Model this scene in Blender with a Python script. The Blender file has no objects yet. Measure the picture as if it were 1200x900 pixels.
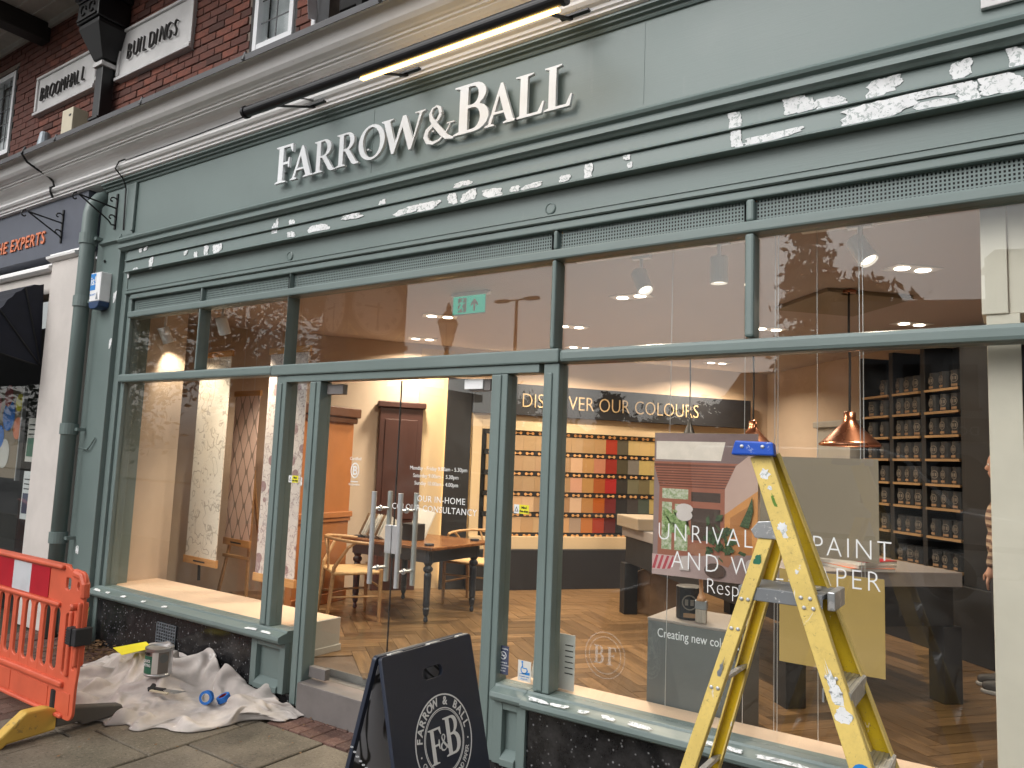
import bpy, bmesh, math, random
from mathutils import Vector, Matrix, noise
random.seed(7)
R_ = math.radians
sc = bpy.context.scene
C = sc.collection

# ------------------------------------------------------------------ camera, sky, sun, exposure
cam_d = bpy.data.cameras.new('camera'); cam = bpy.data.objects.new('camera', cam_d); C.objects.link(cam)
CR = ((0.828168617, 0.559062141, 0.039827938), (0.024662448, -0.107341025, 0.993916329), (-0.559936162, 0.822148057, 0.102684309))
m3 = Matrix(((CR[0][0], CR[1][0], -CR[2][0]), (CR[0][1], CR[1][1], -CR[2][1]), (CR[0][2], CR[1][2], -CR[2][2])))
cam.matrix_world = Matrix.Translation((0, -3.6, 1.70)) @ m3.to_4x4()
cam_d.lens = 26.236; cam_d.sensor_width = 36; cam_d.clip_start = 0.05; cam_d.clip_end = 2000
sc.camera = cam
SUN_EL, SUN_AZ = R_(40), R_(200)      # overcast: soft light from the open street behind the photographer
W_ = bpy.data.worlds.new('World'); sc.world = W_; W_.use_nodes = True
nt = W_.node_tree; nt.nodes.clear()
sky = nt.nodes.new('ShaderNodeTexSky'); sky.sky_type = 'NISHITA'; sky.sun_disc = False
sky.sun_elevation = SUN_EL; sky.sun_rotation = SUN_AZ; sky.dust_density = 4; sky.air_density = 1.5
hs = nt.nodes.new('ShaderNodeHueSaturation'); hs.inputs['Saturation'].default_value = 0.12
bgn = nt.nodes.new('ShaderNodeBackground'); bgn.inputs['Strength'].default_value = 0.15
wo = nt.nodes.new('ShaderNodeOutputWorld')
nt.links.new(sky.outputs[0], hs.inputs['Color']); nt.links.new(hs.outputs[0], bgn.inputs['Color']); nt.links.new(bgn.outputs[0], wo.inputs['Surface'])
sl = bpy.data.lights.new('sun', 'SUN'); sl.energy = 0.5; sl.angle = R_(40); sl.color = (1, .97, .93)
so = bpy.data.objects.new('sun', sl); C.objects.link(so)
so.rotation_euler = (R_(50), 0, R_(-20))
sc.view_settings.view_transform = 'Standard'; sc.view_settings.look = 'None'
sc.view_settings.exposure = 0.3; sc.view_settings.gamma = 1
sc.cycles.transparent_max_bounces = 24; sc.cycles.max_bounces = 7; sc.cycles.diffuse_bounces = 3; sc.cycles.glossy_bounces = 4
sc.cycles.sample_clamp_indirect = 4; sc.cycles.caustics_reflective = False; sc.cycles.caustics_refractive = False

# ------------------------------------------------------------------ materials
class NG:
    """small helper to write node graphs"""
    def __init__(s, name):
        s.m = bpy.data.materials.new(name); s.m.use_nodes = True; s.t = s.m.node_tree; s.t.nodes.clear()
        s.out = s.t.nodes.new('ShaderNodeOutputMaterial')
    def n(s, typ, **kw):
        d = s.t.nodes.new('ShaderNode' + typ)
        for k, v in kw.items():
            if k.startswith('_'): setattr(d, k[1:], v)
        return d
    def put(s, sock, v):
        if isinstance(v, bpy.types.NodeSocket): s.t.links.new(v, sock)
        elif v is not None: sock.default_value = v
    def math(s, op, a, b=None, clamp=False):
        d = s.n('Math', _operation=op, _use_clamp=clamp); s.put(d.inputs[0], a)
        if b is not None: s.put(d.inputs[1], b)
        return d.outputs[0]
    def mix(s, f, a, b, mode='MIX'):
        d = s.n('Mix', _data_type='RGBA', _blend_type=mode); s.put(d.inputs[0], f); s.put(d.inputs[6], a); s.put(d.inputs[7], b)
        return d.outputs[2]
    def coord(s, kind='Object', scale=(1, 1, 1)):
        t = s.n('TexCoord'); mp = s.n('Mapping'); s.t.links.new(t.outputs[kind], mp.inputs[0]); mp.inputs['Scale'].default_value = scale
        return mp.outputs[0]
    def noise(s, vec, scale, detail=4, rough=.55, dist=0):
        d = s.n('TexNoise'); s.put(d.inputs['Vector'], vec); d.inputs['Scale'].default_value = scale
        d.inputs['Detail'].default_value = detail; d.inputs['Roughness'].default_value = rough; d.inputs['Distortion'].default_value = dist
        return d.outputs[0]
    def ramp(s, f, lo, hi):
        d = s.n('MapRange', _interpolation_type='SMOOTHSTEP'); s.put(d.inputs[0], f); d.inputs[1].default_value = lo; d.inputs[2].default_value = hi
        return d.outputs[0]
    def bsdf(s, col, rough=.5, metal=0, bump=None, bstr=.3, bdist=.01, spec=.5, coat=0, sub=None):
        b = s.n('BsdfPrincipled'); s.put(b.inputs['Base Color'], col); s.put(b.inputs['Roughness'], rough); s.put(b.inputs['Metallic'], metal)
        b.inputs['Specular IOR Level'].default_value = spec; b.inputs['Coat Weight'].default_value = coat
        if bump is not None:
            bp = s.n('Bump'); bp.inputs['Strength'].default_value = bstr; bp.inputs['Distance'].default_value = bdist
            s.put(bp.inputs['Height'], bump); s.t.links.new(bp.outputs[0], b.inputs['Normal'])
        s.t.links.new(b.outputs[0], s.out.inputs[0]); return b

def c4(c): return (c[0], c[1], c[2], 1)
def sh(c, k): return (min(c[0]*k, 1), min(c[1]*k, 1), min(c[2]*k, 1), 1)
M = {}
def mat(name, col, rough=.5, metal=0, var=.12, vs=6, bump=.15, bs=60, spec=.5, rnd=0, scale=(1, 1, 1), coat=0, bdist=.004):
    g = NG(name); v = g.coord('Object', scale)
    big = g.noise(v, vs, 5, .6)
    fine = g.noise(v, bs, 4)
    colr = g.mix(g.ramp(big, .3, .7), sh(col, 1-var), sh(col, 1+var))
    if rnd:
        oi = g.n('ObjectInfo'); h = g.n('HueSaturation')
        g.put(h.inputs['Color'], colr)
        g.put(h.inputs['Value'], g.math('ADD', g.math('MULTIPLY', oi.outputs['Random'], rnd), 1-rnd/2))
        colr = h.outputs[0]
    ro = g.math('ADD', g.math('MULTIPLY', big, .16), rough-.08, True)
    g.bsdf(colr, ro, metal, fine if bump else None, bump, bdist, spec, coat)
    M[name] = g.m; return g.m

def emit(name, col, strength):
    g = NG(name); e = g.n('Emission'); e.inputs[0].default_value = c4(col); e.inputs[1].default_value = strength
    g.t.links.new(e.outputs[0], g.out.inputs[0]); M[name] = g.m; return g.m

def glass(name, tint=(.97, .985, .98), dirt=.03):
    g = NG(name)
    lw = g.n('LayerWeight'); lw.inputs['Blend'].default_value = .5
    f5 = g.math('POWER', lw.outputs['Facing'], 5.0)
    F = g.math('ADD', g.math('MULTIPLY', f5, .95), .042)
    tr = g.n('BsdfTransparent'); tr.inputs[0].default_value = c4(tint)
    gl = g.n('BsdfGlossy'); gl.inputs['Roughness'].default_value = 0.0
    v = g.coord('Object')
    mx = g.n('MixShader'); g.put(mx.inputs[0], F); g.t.links.new(tr.outputs[0], mx.inputs[1]); g.t.links.new(gl.outputs[0], mx.inputs[2])
    df = g.n('BsdfDiffuse'); df.inputs[0].default_value = (.6, .58, .55, 1)
    dm = g.math('MULTIPLY', g.ramp(g.noise(v, 1.6, 6, .7, .6), .45, .85), dirt)
    mx2 = g.n('MixShader'); g.put(mx2.inputs[0], dm); g.t.links.new(mx.outputs[0], mx2.inputs[1]); g.t.links.new(df.outputs[0], mx2.inputs[2])
    g.t.links.new(mx2.outputs[0], g.out.inputs[0]); M[name] = g.m; return g.m

GREEN = (.150, .196, .188)
def green_paint():
    g = NG('green_paint'); v = g.coord('Object'); vst = g.coord('Object', (3, 3, .35))
    a = g.noise(v, 1.3, 5, .65); st = g.noise(vst, 3, 5, .7); f = g.noise(v, 90, 3)
    col = g.mix(g.ramp(a, .3, .72), sh(GREEN, .93), sh(GREEN, 1.06))
    col = g.mix(g.math('MULTIPLY', g.ramp(st, .62, .82), .22), col, (.27, .29, .27, 1))
    sc_ = g.ramp(g.noise(v, 28, 6, .8), .735, .76)
    col = g.mix(g.math('MULTIPLY', sc_, .5), col, (.45, .46, .44, 1))
    br = g.noise(g.coord('Object', (1.2, 1.2, 40)), 4, 3)
    h = g.math('ADD', g.math('MULTIPLY', f, .5), g.math('MULTIPLY', br, .6))
    g.bsdf(col, g.math('ADD', g.math('MULTIPLY', a, .25), .30), 0, h, .22, .003, .5)
    M['green'] = g.m
green_paint()
def white_cornice():
    g = NG('cornice_white'); v = g.coord('Object')
    a = g.noise(v, 1.1, 6, .65); st = g.noise(g.coord('Object', (3, 1, 2)), 2.2, 6, .75)
    col = g.mix(g.ramp(a, .3, .75), (.79, .78, .775, 1), (.88, .87, .865, 1))
    col = g.mix(g.math('MULTIPLY', g.ramp(st, .62, .85), .22), col, (.34, .31, .28, 1))
    sp = g.ramp(g.noise(v, 38, 3, .6), .70, .75)
    col = g.mix(g.math('MULTIPLY', sp, .5), col, (.12, .11, .10, 1))
    g.bsdf(col, .6, 0, g.noise(v, 70, 4), .25, .004, .3); M['cornice'] = g.m
white_cornice()
def granite():
    g = NG('granite'); v = g.coord('Object')
    vo = g.n('TexVoronoi'); g.put(vo.inputs['Vector'], v); vo.inputs['Scale'].default_value = 70
    wn = g.n('TexWhiteNoise'); g.t.links.new(vo.outputs['Position'], wn.inputs[0])
    fl = g.math('MULTIPLY', g.ramp(wn.outputs[0], .88, .99), g.ramp(vo.outputs['Distance'], .55, .15))
    cl = g.noise(v, 9, 5, .7)
    base = g.mix(g.ramp(cl, .35, .7), (.010, .010, .011, 1), (.035, .034, .035, 1))
    col = g.mix(fl, base, (.30, .30, .31, 1))
    g.bsdf(col, .16, 0, None, spec=.5); M['granite'] = g.m
granite()
def brick_mat():
    g = NG('brick'); v = g.coord('Object'); oi = g.n('ObjectInfo'); r = oi.outputs['Random']
    cr = g.n('ValToRGB'); e = cr.color_ramp.elements
    e[0].position = 0; e[0].color = (.075, .036, .029, 1); e[1].position = 1; e[1].color = (.225, .078, .054, 1)
    for p, c in ((.18, (.145, .056, .044, 1)), (.4, (.185, .068, .048, 1)), (.6, (.16, .072, .058, 1)), (.8, (.235, .082, .057, 1))):
        x = e.new(p); x.color = c
    g.put(cr.inputs[0], r)
    n1 = g.noise(v, 14, 5, .7)
    col = g.mix(g.ramp(n1, .35, .75), cr.outputs[0], (.09, .05, .042, 1)); 
    col = g.mix(g.math('MULTIPLY', g.ramp(g.noise(v, 45, 3), .68, .78), .5), col, (.36, .31, .27, 1))
    g.bsdf(col, .85, 0, g.noise(v, 60, 5), .6, .006, .3); M['brick'] = g.m
brick_mat()
def slab_mat(name, a, b, moss, rnd=.3):
    g = NG(name); v = g.coord('Object'); oi = g.n('ObjectInfo')
    n1 = g.noise(v, 3, 6, .65); n2 = g.noise(v, 62, 5, .85); n3 = g.noise(v, 1.1, 5)
    col = g.mix(g.ramp(n1, .3, .7), c4(a), c4(b))
    col = g.mix(g.math('MULTIPLY', g.ramp(n3, .45, .75), .6), col, c4(moss))
    col = g.mix(g.math('MULTIPLY', g.ramp(n2, .57, .66), .8), col, (.31, .275, .22, 1))
    col = g.mix(g.math('MULTIPLY', g.ramp(n2, .45, .36), .75), col, (.022, .019, .014, 1))
    col = g.mix(g.math('MULTIPLY', g.ramp(g.noise(v, 9, 3), .72, .76), .35), col, (.05, .045, .04, 1))
    h = g.n('HueSaturation'); g.put(h.inputs['Color'], col); g.put(h.inputs['Value'], g.math('ADD', g.math('MULTIPLY', oi.outputs['Random'], rnd), 1-rnd/2))
    g.bsdf(h.outputs[0], .75, 0, n2, .8, .006, .35); M[name] = g.m
slab_mat('slab', (.115, .096, .073), (.19, .16, .122), (.09, .083, .056))
slab_mat('paver', (.11, .06, .05), (.16, .085, .066), (.07, .06, .05), .5)
def wood(name, a, b, rough=.35, scale=(1, 14, 14), ns=2.2, rnd=0, bump=.2):
    g = NG(name); v = g.coord('Object', scale); oi = g.n('ObjectInfo')
    off = g.n('VectorMath', _operation='ADD'); g.put(off.inputs[0], v)
    cmb = g.n('CombineXYZ'); g.put(cmb.inputs[0], g.math('MULTIPLY', oi.outputs['Random'], 37.0)); g.put(cmb.inputs[1], g.math('MULTIPLY', oi.outputs['Random'], 91.0))
    g.t.links.new(cmb.outputs[0], off.inputs[1])
    n1 = g.noise(off.outputs[0], ns, 6, .7, .12)
    col = g.mix(g.ramp(n1, .3, .72), c4(a), c4(b))
    if rnd:
        h = g.n('HueSaturation'); g.put(h.inputs['Color'], col); g.put(h.inputs['Value'], g.math('ADD', g.math('MULTIPLY', oi.outputs['Random'], rnd), 1-rnd/2)); col = h.outputs[0]
    g.bsdf(col, rough, 0, n1, bump, .002, .4); M[name] = g.m
wood('parquet', (.080, .045, .020), (.175, .104, .050), .34, rnd=.9)
wood('oak', (.24, .14, .065), (.34, .21, .10), .5)
wood('oak_bar', (.45, .22, .08), (.6, .33, .13), .5)
wood('table_wood', (.10, .035, .012), (.24, .10, .035), .25)
wood('chair_wood', (.33, .19, .085), (.48, .29, .14), .45)
def canvas_mat():
    g = NG('canvas'); v = g.coord('Object')
    n1 = g.noise(v, 3.5, 6, .6); n2 = g.noise(v, 220, 2)
    col = g.mix(g.ramp(n1, .35, .7), (.48, .435, .405, 1), (.66, .605, .565, 1))
    sp = g.math('MULTIPLY', g.ramp(g.noise(v, 16, 5, .7), .66, .72), .45)
    col = g.mix(sp, col, (.24, .21, .20, 1))
    wp = g.math('MULTIPLY', g.ramp(g.noise(v, 9, 4, .6, 1.), .66, .69), .7)
    col = g.mix(wp, col, (.74, .72, .70, 1))
    wr = g.n('TexNoise', _noise_type='RIDGED_MULTIFRACTAL'); g.put(wr.inputs['Vector'], g.coord('Object', (1, 1.5, 1.2))); wr.inputs['Scale'].default_value = 5.5; wr.inputs['Detail'].default_value = 5; wr.inputs['Distortion'].default_value = .8
    h = g.math('ADD', g.math('MULTIPLY', wr.outputs[0], 1.0), g.math('MULTIPLY', n2, .06))
    g.bsdf(col, .9, 0, h, .75, .016, .15); M['canvas'] = g.m
canvas_mat()
def yellow_mat(name, base):
    g = NG(name); v = g.coord('Object'); vl = g.coord('Object', (1, 1, .25))
    n = g.noise(v, 5, 5, .6); ge = g.n('NewGeometry')
    col = g.mix(g.ramp(n, .3, .7), sh(base, .88), sh(base, 1.08))
    wear = g.math('MULTIPLY', g.ramp(g.noise(v, 75, 5, .8), .60, .66), .8)
    col = g.mix(wear, col, (.18, .13, .06, 1))
    wh = g.ramp(g.noise(vl, 14, 6, .75, .8), .64, .67)
    col = g.mix(g.math('MULTIPLY', wh, .85), col, (.72, .68, .60, 1))
    gr = g.math('MULTIPLY', g.ramp(g.noise(v, 6, 6, .85), .48, .75), .5)
    col = g.mix(gr, col, (.36, .26, .10, 1))
    g.bsdf(col, .5, 0, g.noise(v, 120, 3), .2, .002, .4); M[name] = g.m
yellow_mat('yellow_fibre', (.70, .52, .15))
yellow_mat('yellow_inner', (.58, .40, .012))
def speck_mat(name, base, speck, rough, metal=0, thr=.62, sscale=22, amt=.9):
    g = NG(name); v = g.coord('Object')
    n = g.noise(v, sscale, 6, .75, .5)
    col = g.mix(g.math('MULTIPLY', g.ramp(n, thr, thr+.05), amt), c4(base), c4(speck))
    col = g.mix(g.math('MULTIPLY', g.ramp(g.noise(v, sscale*.3, 4), .4, .7), .3), col, sh(base, .6))
    g.bsdf(col, rough, metal, g.noise(v, 90, 3), .2, .002, .4); M[name] = g.m
speck_mat('blue_cap', (.015, .085, .48), (.55, .62, .70), .4, thr=.60, sscale=26)
speck_mat('alu', (.42, .43, .44), (.72, .71, .69), .38, .75, .55, 26)
speck_mat('tray_grey', (.17, .18, .19), (.62, .60, .58), .5, 0, .60, 20)
speck_mat('orange_plastic', (.62, .115, .058), (.30, .06, .03), .45, 0, .70, 14, .5)
speck_mat('red_film', (.42, .012, .025), (.25, .02, .03), .3, 0, .7, 20, .5)
speck_mat('white_film', (.56, .57, .60), (.42, .42, .44), .35, 0, .7, 20, .5)
speck_mat('foot_yellow', (.60, .38, .07), (.22, .16, .07), .6, 0, .60, 9, .6)
speck_mat('foot_grey', (.11, .10, .088), (.24, .20, .13), .8, 0, .62, 14, .6)
speck_mat('filler', (.80, .81, .82), (.33, .38, .37), .8, 0, .53, 42, .85)
speck_mat('lead', (.10, .10, .105), (.22, .22, .21), .6, .2, .62, 9, .6)
mat('pave_joint', (.045, .040, .026), .95, var=.3, vs=8, bump=.5, bs=80)
mat('mortar', (.19, .15, .125), .95, var=.25, vs=8, bump=.5, bs=80)
mat('plaque', (.60, .59, .585), .5, var=.08, vs=4, bump=.1)
mat('iron', (.006, .006, .007), .45, var=.2, bump=.1)
mat('letter_iron', (.035, .032, .030), .55, var=.2)
mat('navy', (.085, .095, .125), .5, var=.08)
mat('orange_letter', (.75, .22, .10), .5, var=.03, bump=0)
mat('cream_render', (.60, .555, .52), .7, var=.06, vs=3, bump=.2)
mat('awning', (.012, .014, .024), .85, var=.2, bump=.3, bs=200)
mat('soffit', (.52, .50, .46), .6, var=.08)
mat('black_wood', (.016, .014, .013), .6, var=.2, bump=.3)
mat('upvc', (.74, .75, .77), .35, var=.03, bump=0)
mat('lace', (.46, .48, .50), .9, var=.12, vs=12)
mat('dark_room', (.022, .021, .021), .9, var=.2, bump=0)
mat('light_bar', (.010, .010, .012), .42, var=.1, bump=0)
mat('sign_white', (.76, .78, .80), .35, var=.03, bump=0)
mat('step_metal', (.17, .155, .15), .55, .25, var=.12, vs=5)
mat('steel', (.62, .63, .64), .38, .7, var=.06, bump=0)
mat('chrome', (.62, .62, .62), .18, 1.0, var=.05, bump=0)
mat('peach', (.72, .52, .37), .55, var=.04, vs=3)
mat('tan_wall', (.55, .43, .33), .8, var=.04, vs=2, bump=.1)
mat('gold_wall', (.58, .43, .26), .7, var=.04, vs=2, bump=.1)
mat('ceiling', (.46, .385, .35), .9, var=.03, vs=2, bump=.05)
mat('orange_panel', (.34, .125, .036), .6, var=.05, bump=.1)
mat('rust_panel', (.055, .017, .012), .5, var=.08, bump=.1)
mat('dark_cornice', (.10, .035, .015), .5, var=.1)
mat('charcoal', (.015, .015, .018), .5, var=.08, bump=.05)
mat('shelf_black', (.009, .0095, .011), .55, var=.1, bump=.05)
mat('grey_box', (.115, .12, .115), .55, var=.05, bump=.05)
mat('grey_top', (.26, .22, .19), .55, var=.05, bump=.05)
mat('plinth_white', (.40, .38, .345), .6, var=.04)
mat('desk_grey', (.24, .215, .205), .35, var=.06)
mat('table_blue', (.016, .022, .034), .4, var=.1)
mat('rush', (.50, .32, .15), .8, var=.15, vs=30, bump=.5)
mat('paper_white', (.62, .60, .56), .6, var=.04, bump=0)
mat('print_white', (.75, .76, .76), .5, var=.02, bump=0)
mat('gold_letter', (.55, .40, .22), .4, var=.03, bump=0)
mat('exit_green', (.03, .36, .24), .5, var=.03, bump=0); _b = [n for n in M['exit_green'].node_tree.nodes if n.type == 'BSDF_PRINCIPLED'][0]; _b.inputs['Emission Color'].default_value = (.06, .62, .42, 1); _b.inputs['Emission Strength'].default_value = .35
mat('kraft', (.22, .13, .07), .8, var=.12, vs=10, bump=.2)
mat('ochre', (.46, .30, .085), .6, var=.03, vs=2, bump=0)
mat('taupe', (.25, .195, .135), .6, var=.03, vs=2, bump=0)
mat('tin_black', (.016, .018, .021), .42, var=.05, bump=0)
mat('tin_print', (.15, .13, .11), .5, var=.05, bump=0)
mat('tin_metal', (.50, .50, .50), .32, .9, var=.1, vs=12, bump=.1)
mat('tin_green', (.03, .15, .09), .45, var=.1, bump=0)
mat('tape_blue', (.02, .16, .55), .6, var=.12, vs=20)
mat('card_yellow', (.82, .72, .03), .6, var=.05)
mat('red_print', (.25, .02, .02), .5, var=.1, bump=0)
mat('rubber', (.016, .016, .018), .6, var=.2, bump=.2)
mat('board_blue', (.020, .026, .044), .42, var=.06, vs=4, bump=.05)
mat('board_edge', (.05, .055, .07), .5, var=.1)
mat('copper', (.55, .25, .15), .28, 1.0, var=.08, bump=0)
mat('bristle', (.30, .25, .20), .8, var=.2, vs=80, scale=(1, 1, .1))
mat('brush_wood', (.60, .32, .16), .4, var=.06)
mat('yellow_sticker', (.75, .68, .03), .5, var=.03, bump=0)
mat('navy_sticker', (.055, .065, .115), .5, var=.05, bump=0)
mat('blue_print', (.02, .22, .60), .5, var=.03, bump=0)
mat('leaf_litter', (.16, .085, .035), .8, var=.35, vs=30)
mat('weed', (.10, .20, .03), .7, var=.3, vs=20)
mat('pillar_white', (.68, .61, .51), .7, var=.03, bump=.05)
mat('tarmac', (.05, .05, .052), .85, var=.2, vs=3, bump=.5, bs=120)
mat('far_dark', (.03, .026, .024), .8, var=.15)
mat('far_grey', (.17, .18, .20), .8, var=.08, vs=2)
mat('far_brick', (.12, .07, .05), .85, var=.15)
mat('far_roof', (.05, .045, .045), .8, var=.2)
mat('clock_face', (.92, .89, .84), .6, var=.05, bump=0)
mat('gilt', (.60, .42, .12), .4, .3, var=.08, bump=0)
mat('leaf_dark', (.045, .06, .028), .7, var=.35, vs=3, bump=0)
mat('leaf_mid', (.07, .085, .035), .7, var=.35, vs=3, bump=0)
mat('bark', (.06, .045, .035), .9, var=.2, vs=10, bump=.5)
mat('van_paint', (.55, .56, .58), .25, var=.03, bump=0, coat=.5)
mat('skin', (.48, .26, .18), .5, var=.06, bump=.05)
mat('hair', (.10, .05, .025), .6, var=.2, vs=30)
mat('trousers', (.012, .012, .015), .8, var=.2)
mat('shoe', (.05, .045, .045), .6, var=.1)
mat('sole', (.35, .34, .33), .6, var=.05)
mat('black_print', (.012, .012, .014), .5, var=.05, bump=0)
mat('plastic_white', (.84, .84, .85), .4, var=.04, bump=0)
mat('navy_plastic', (.02, .05, .13), .4, var=.1, bump=0)
mat('cream_plastic', (.55, .49, .36), .5, var=.05)
mat('galv', (.24, .27, .30), .5, .4, var=.2, vs=20)
mat('plank_dark', (.10, .06, .035), .5, var=.15)
emit('led', (1, .60, .16), 8.0)
emit('lamp_glow', (1, .84, .66), 9.0)
emit('spot_glow', (1, .84, .66), 2.2)
emit('led_cove', (1, .68, .36), 12.0)
emit('exit_glow', (.25, 1, .62), .35)
glass('glass')
glass('glass_door', (.95, .975, .965), .04)
def stripe_knit():
    g = NG('striped_knit'); v = g.coord('Object'); s = g.n('SeparateXYZ'); g.put(s.inputs[0], v)
    w = g.math('SINE', g.math('MULTIPLY', g.math('ADD', s.outputs[2], g.math('MULTIPLY', g.noise(v, 8, 2), .02)), 120.0))
    col = g.mix(g.ramp(w, -.3, .5), (.42, .31, .22, 1), (.15, .09, .07, 1))
    g.bsdf(col, .9, 0, w, .4, .006, .1); M['striped_knit'] = g.m
stripe_knit()
def paper_floral(name, base, line, vs, thick, fill=0, fillcol=None):
    g = NG(name); v = g.coord('Object'); nn = g.n('TexNoise'); g.put(nn.inputs['Vector'], v); nn.inputs['Scale'].default_value = vs*1.3; nn.inputs['Detail'].default_value = 1.5
    ce = g.n('VectorMath', _operation='SUBTRACT'); g.t.links.new(nn.outputs['Color'], ce.inputs[0]); ce.inputs[1].default_value = (.5, .5, .5)
    wv = g.n('VectorMath', _operation='MULTIPLY_ADD'); g.t.links.new(ce.outputs[0], wv.inputs[0]); wv.inputs[1].default_value = (2.0/vs,)*3; g.put(wv.inputs[2], v)
    def lines(scale, th):
        vo = g.n('TexVoronoi', _feature='F1', _distance='EUCLIDEAN'); g.t.links.new(wv.outputs[0], vo.inputs['Vector']); vo.inputs['Scale'].default_value = scale
        s = g.math('ABSOLUTE', g.math('SINE', g.math('MULTIPLY', vo.outputs['Distance'], 9.0)))
        return g.ramp(s, th, th*.3), vo.outputs['Distance']
    l1, d1 = lines(vs*.55, thick*3); l2, d2 = lines(vs*1.5, thick*5)
    l2 = g.math('MULTIPLY', l2, g.ramp(g.noise(v, vs*.9, 1), .50, .56))
    col = g.mix(g.math('MULTIPLY', g.math('MAXIMUM', l1, l2), .7), c4(base), c4(line))
    if fill:
        v3 = g.n('TexVoronoi'); g.put(v3.inputs['Vector'], v); v3.inputs['Scale'].default_value = vs*.62
        col = g.mix(g.math('MULTIPLY', g.math('MULTIPLY', g.ramp(v3.outputs['Distance'], .34, .30), g.math('SUBTRACT', 1.0, l2)), fill), col, c4(fillcol))
    g.bsdf(col, .7); M[name] = g.m
paper_floral('paper_lily', (.68, .62, .54), (.30, .26, .22), 5.0, .075)
paper_floral('paper_rose', (.62, .55, .52), (.25, .18, .19), 11.0, .10, .85, (.24, .13, .14))
def paper_ogee():
    g = NG('paper_ogee'); v = g.coord('Object'); s = g.n('SeparateXYZ'); g.put(s.inputs[0], v)
    u = g.math('COSINE', g.math('MULTIPLY', s.outputs[0], 2*math.pi/.17)); w = g.math('COSINE', g.math('MULTIPLY', s.outputs[2], 2*math.pi/.34))
    f = g.math('ABSOLUTE', g.math('ADD', u, g.math('MULTIPLY', w, .85)))
    col = g.mix(g.ramp(f, .30, .16), (.74, .54, .48, 1), (.30, .23, .20, 1)); g.bsdf(col, .7); M['paper_ogee'] = g.m
paper_ogee()
def marble_mat():
    g = NG('marbled'); v = g.coord('Object'); n1 = g.noise(v, 1.6, 2, .45, 2.5)
    w = g.math('SINE', g.math('MULTIPLY', n1, 26.0))
    col = g.mix(g.ramp(w, .35, .95), (.62, .62, .66, 1), (.04, .04, .045, 1)); g.bsdf(col, .35); M['marbled'] = g.m
marble_mat()
def etched():
    g = NG('etch'); tr = g.n('BsdfTransparent'); df = g.n('BsdfDiffuse'); df.inputs[0].default_value = (.6, .55, .5, 1); mx = g.n('MixShader'); mx.inputs[0].default_value = .28
    g.t.links.new(tr.outputs[0], mx.inputs[1]); g.t.links.new(df.outputs[0], mx.inputs[2]); g.t.links.new(mx.outputs[0], g.out.inputs[0]); M['etch'] = g.m
etched()

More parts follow.
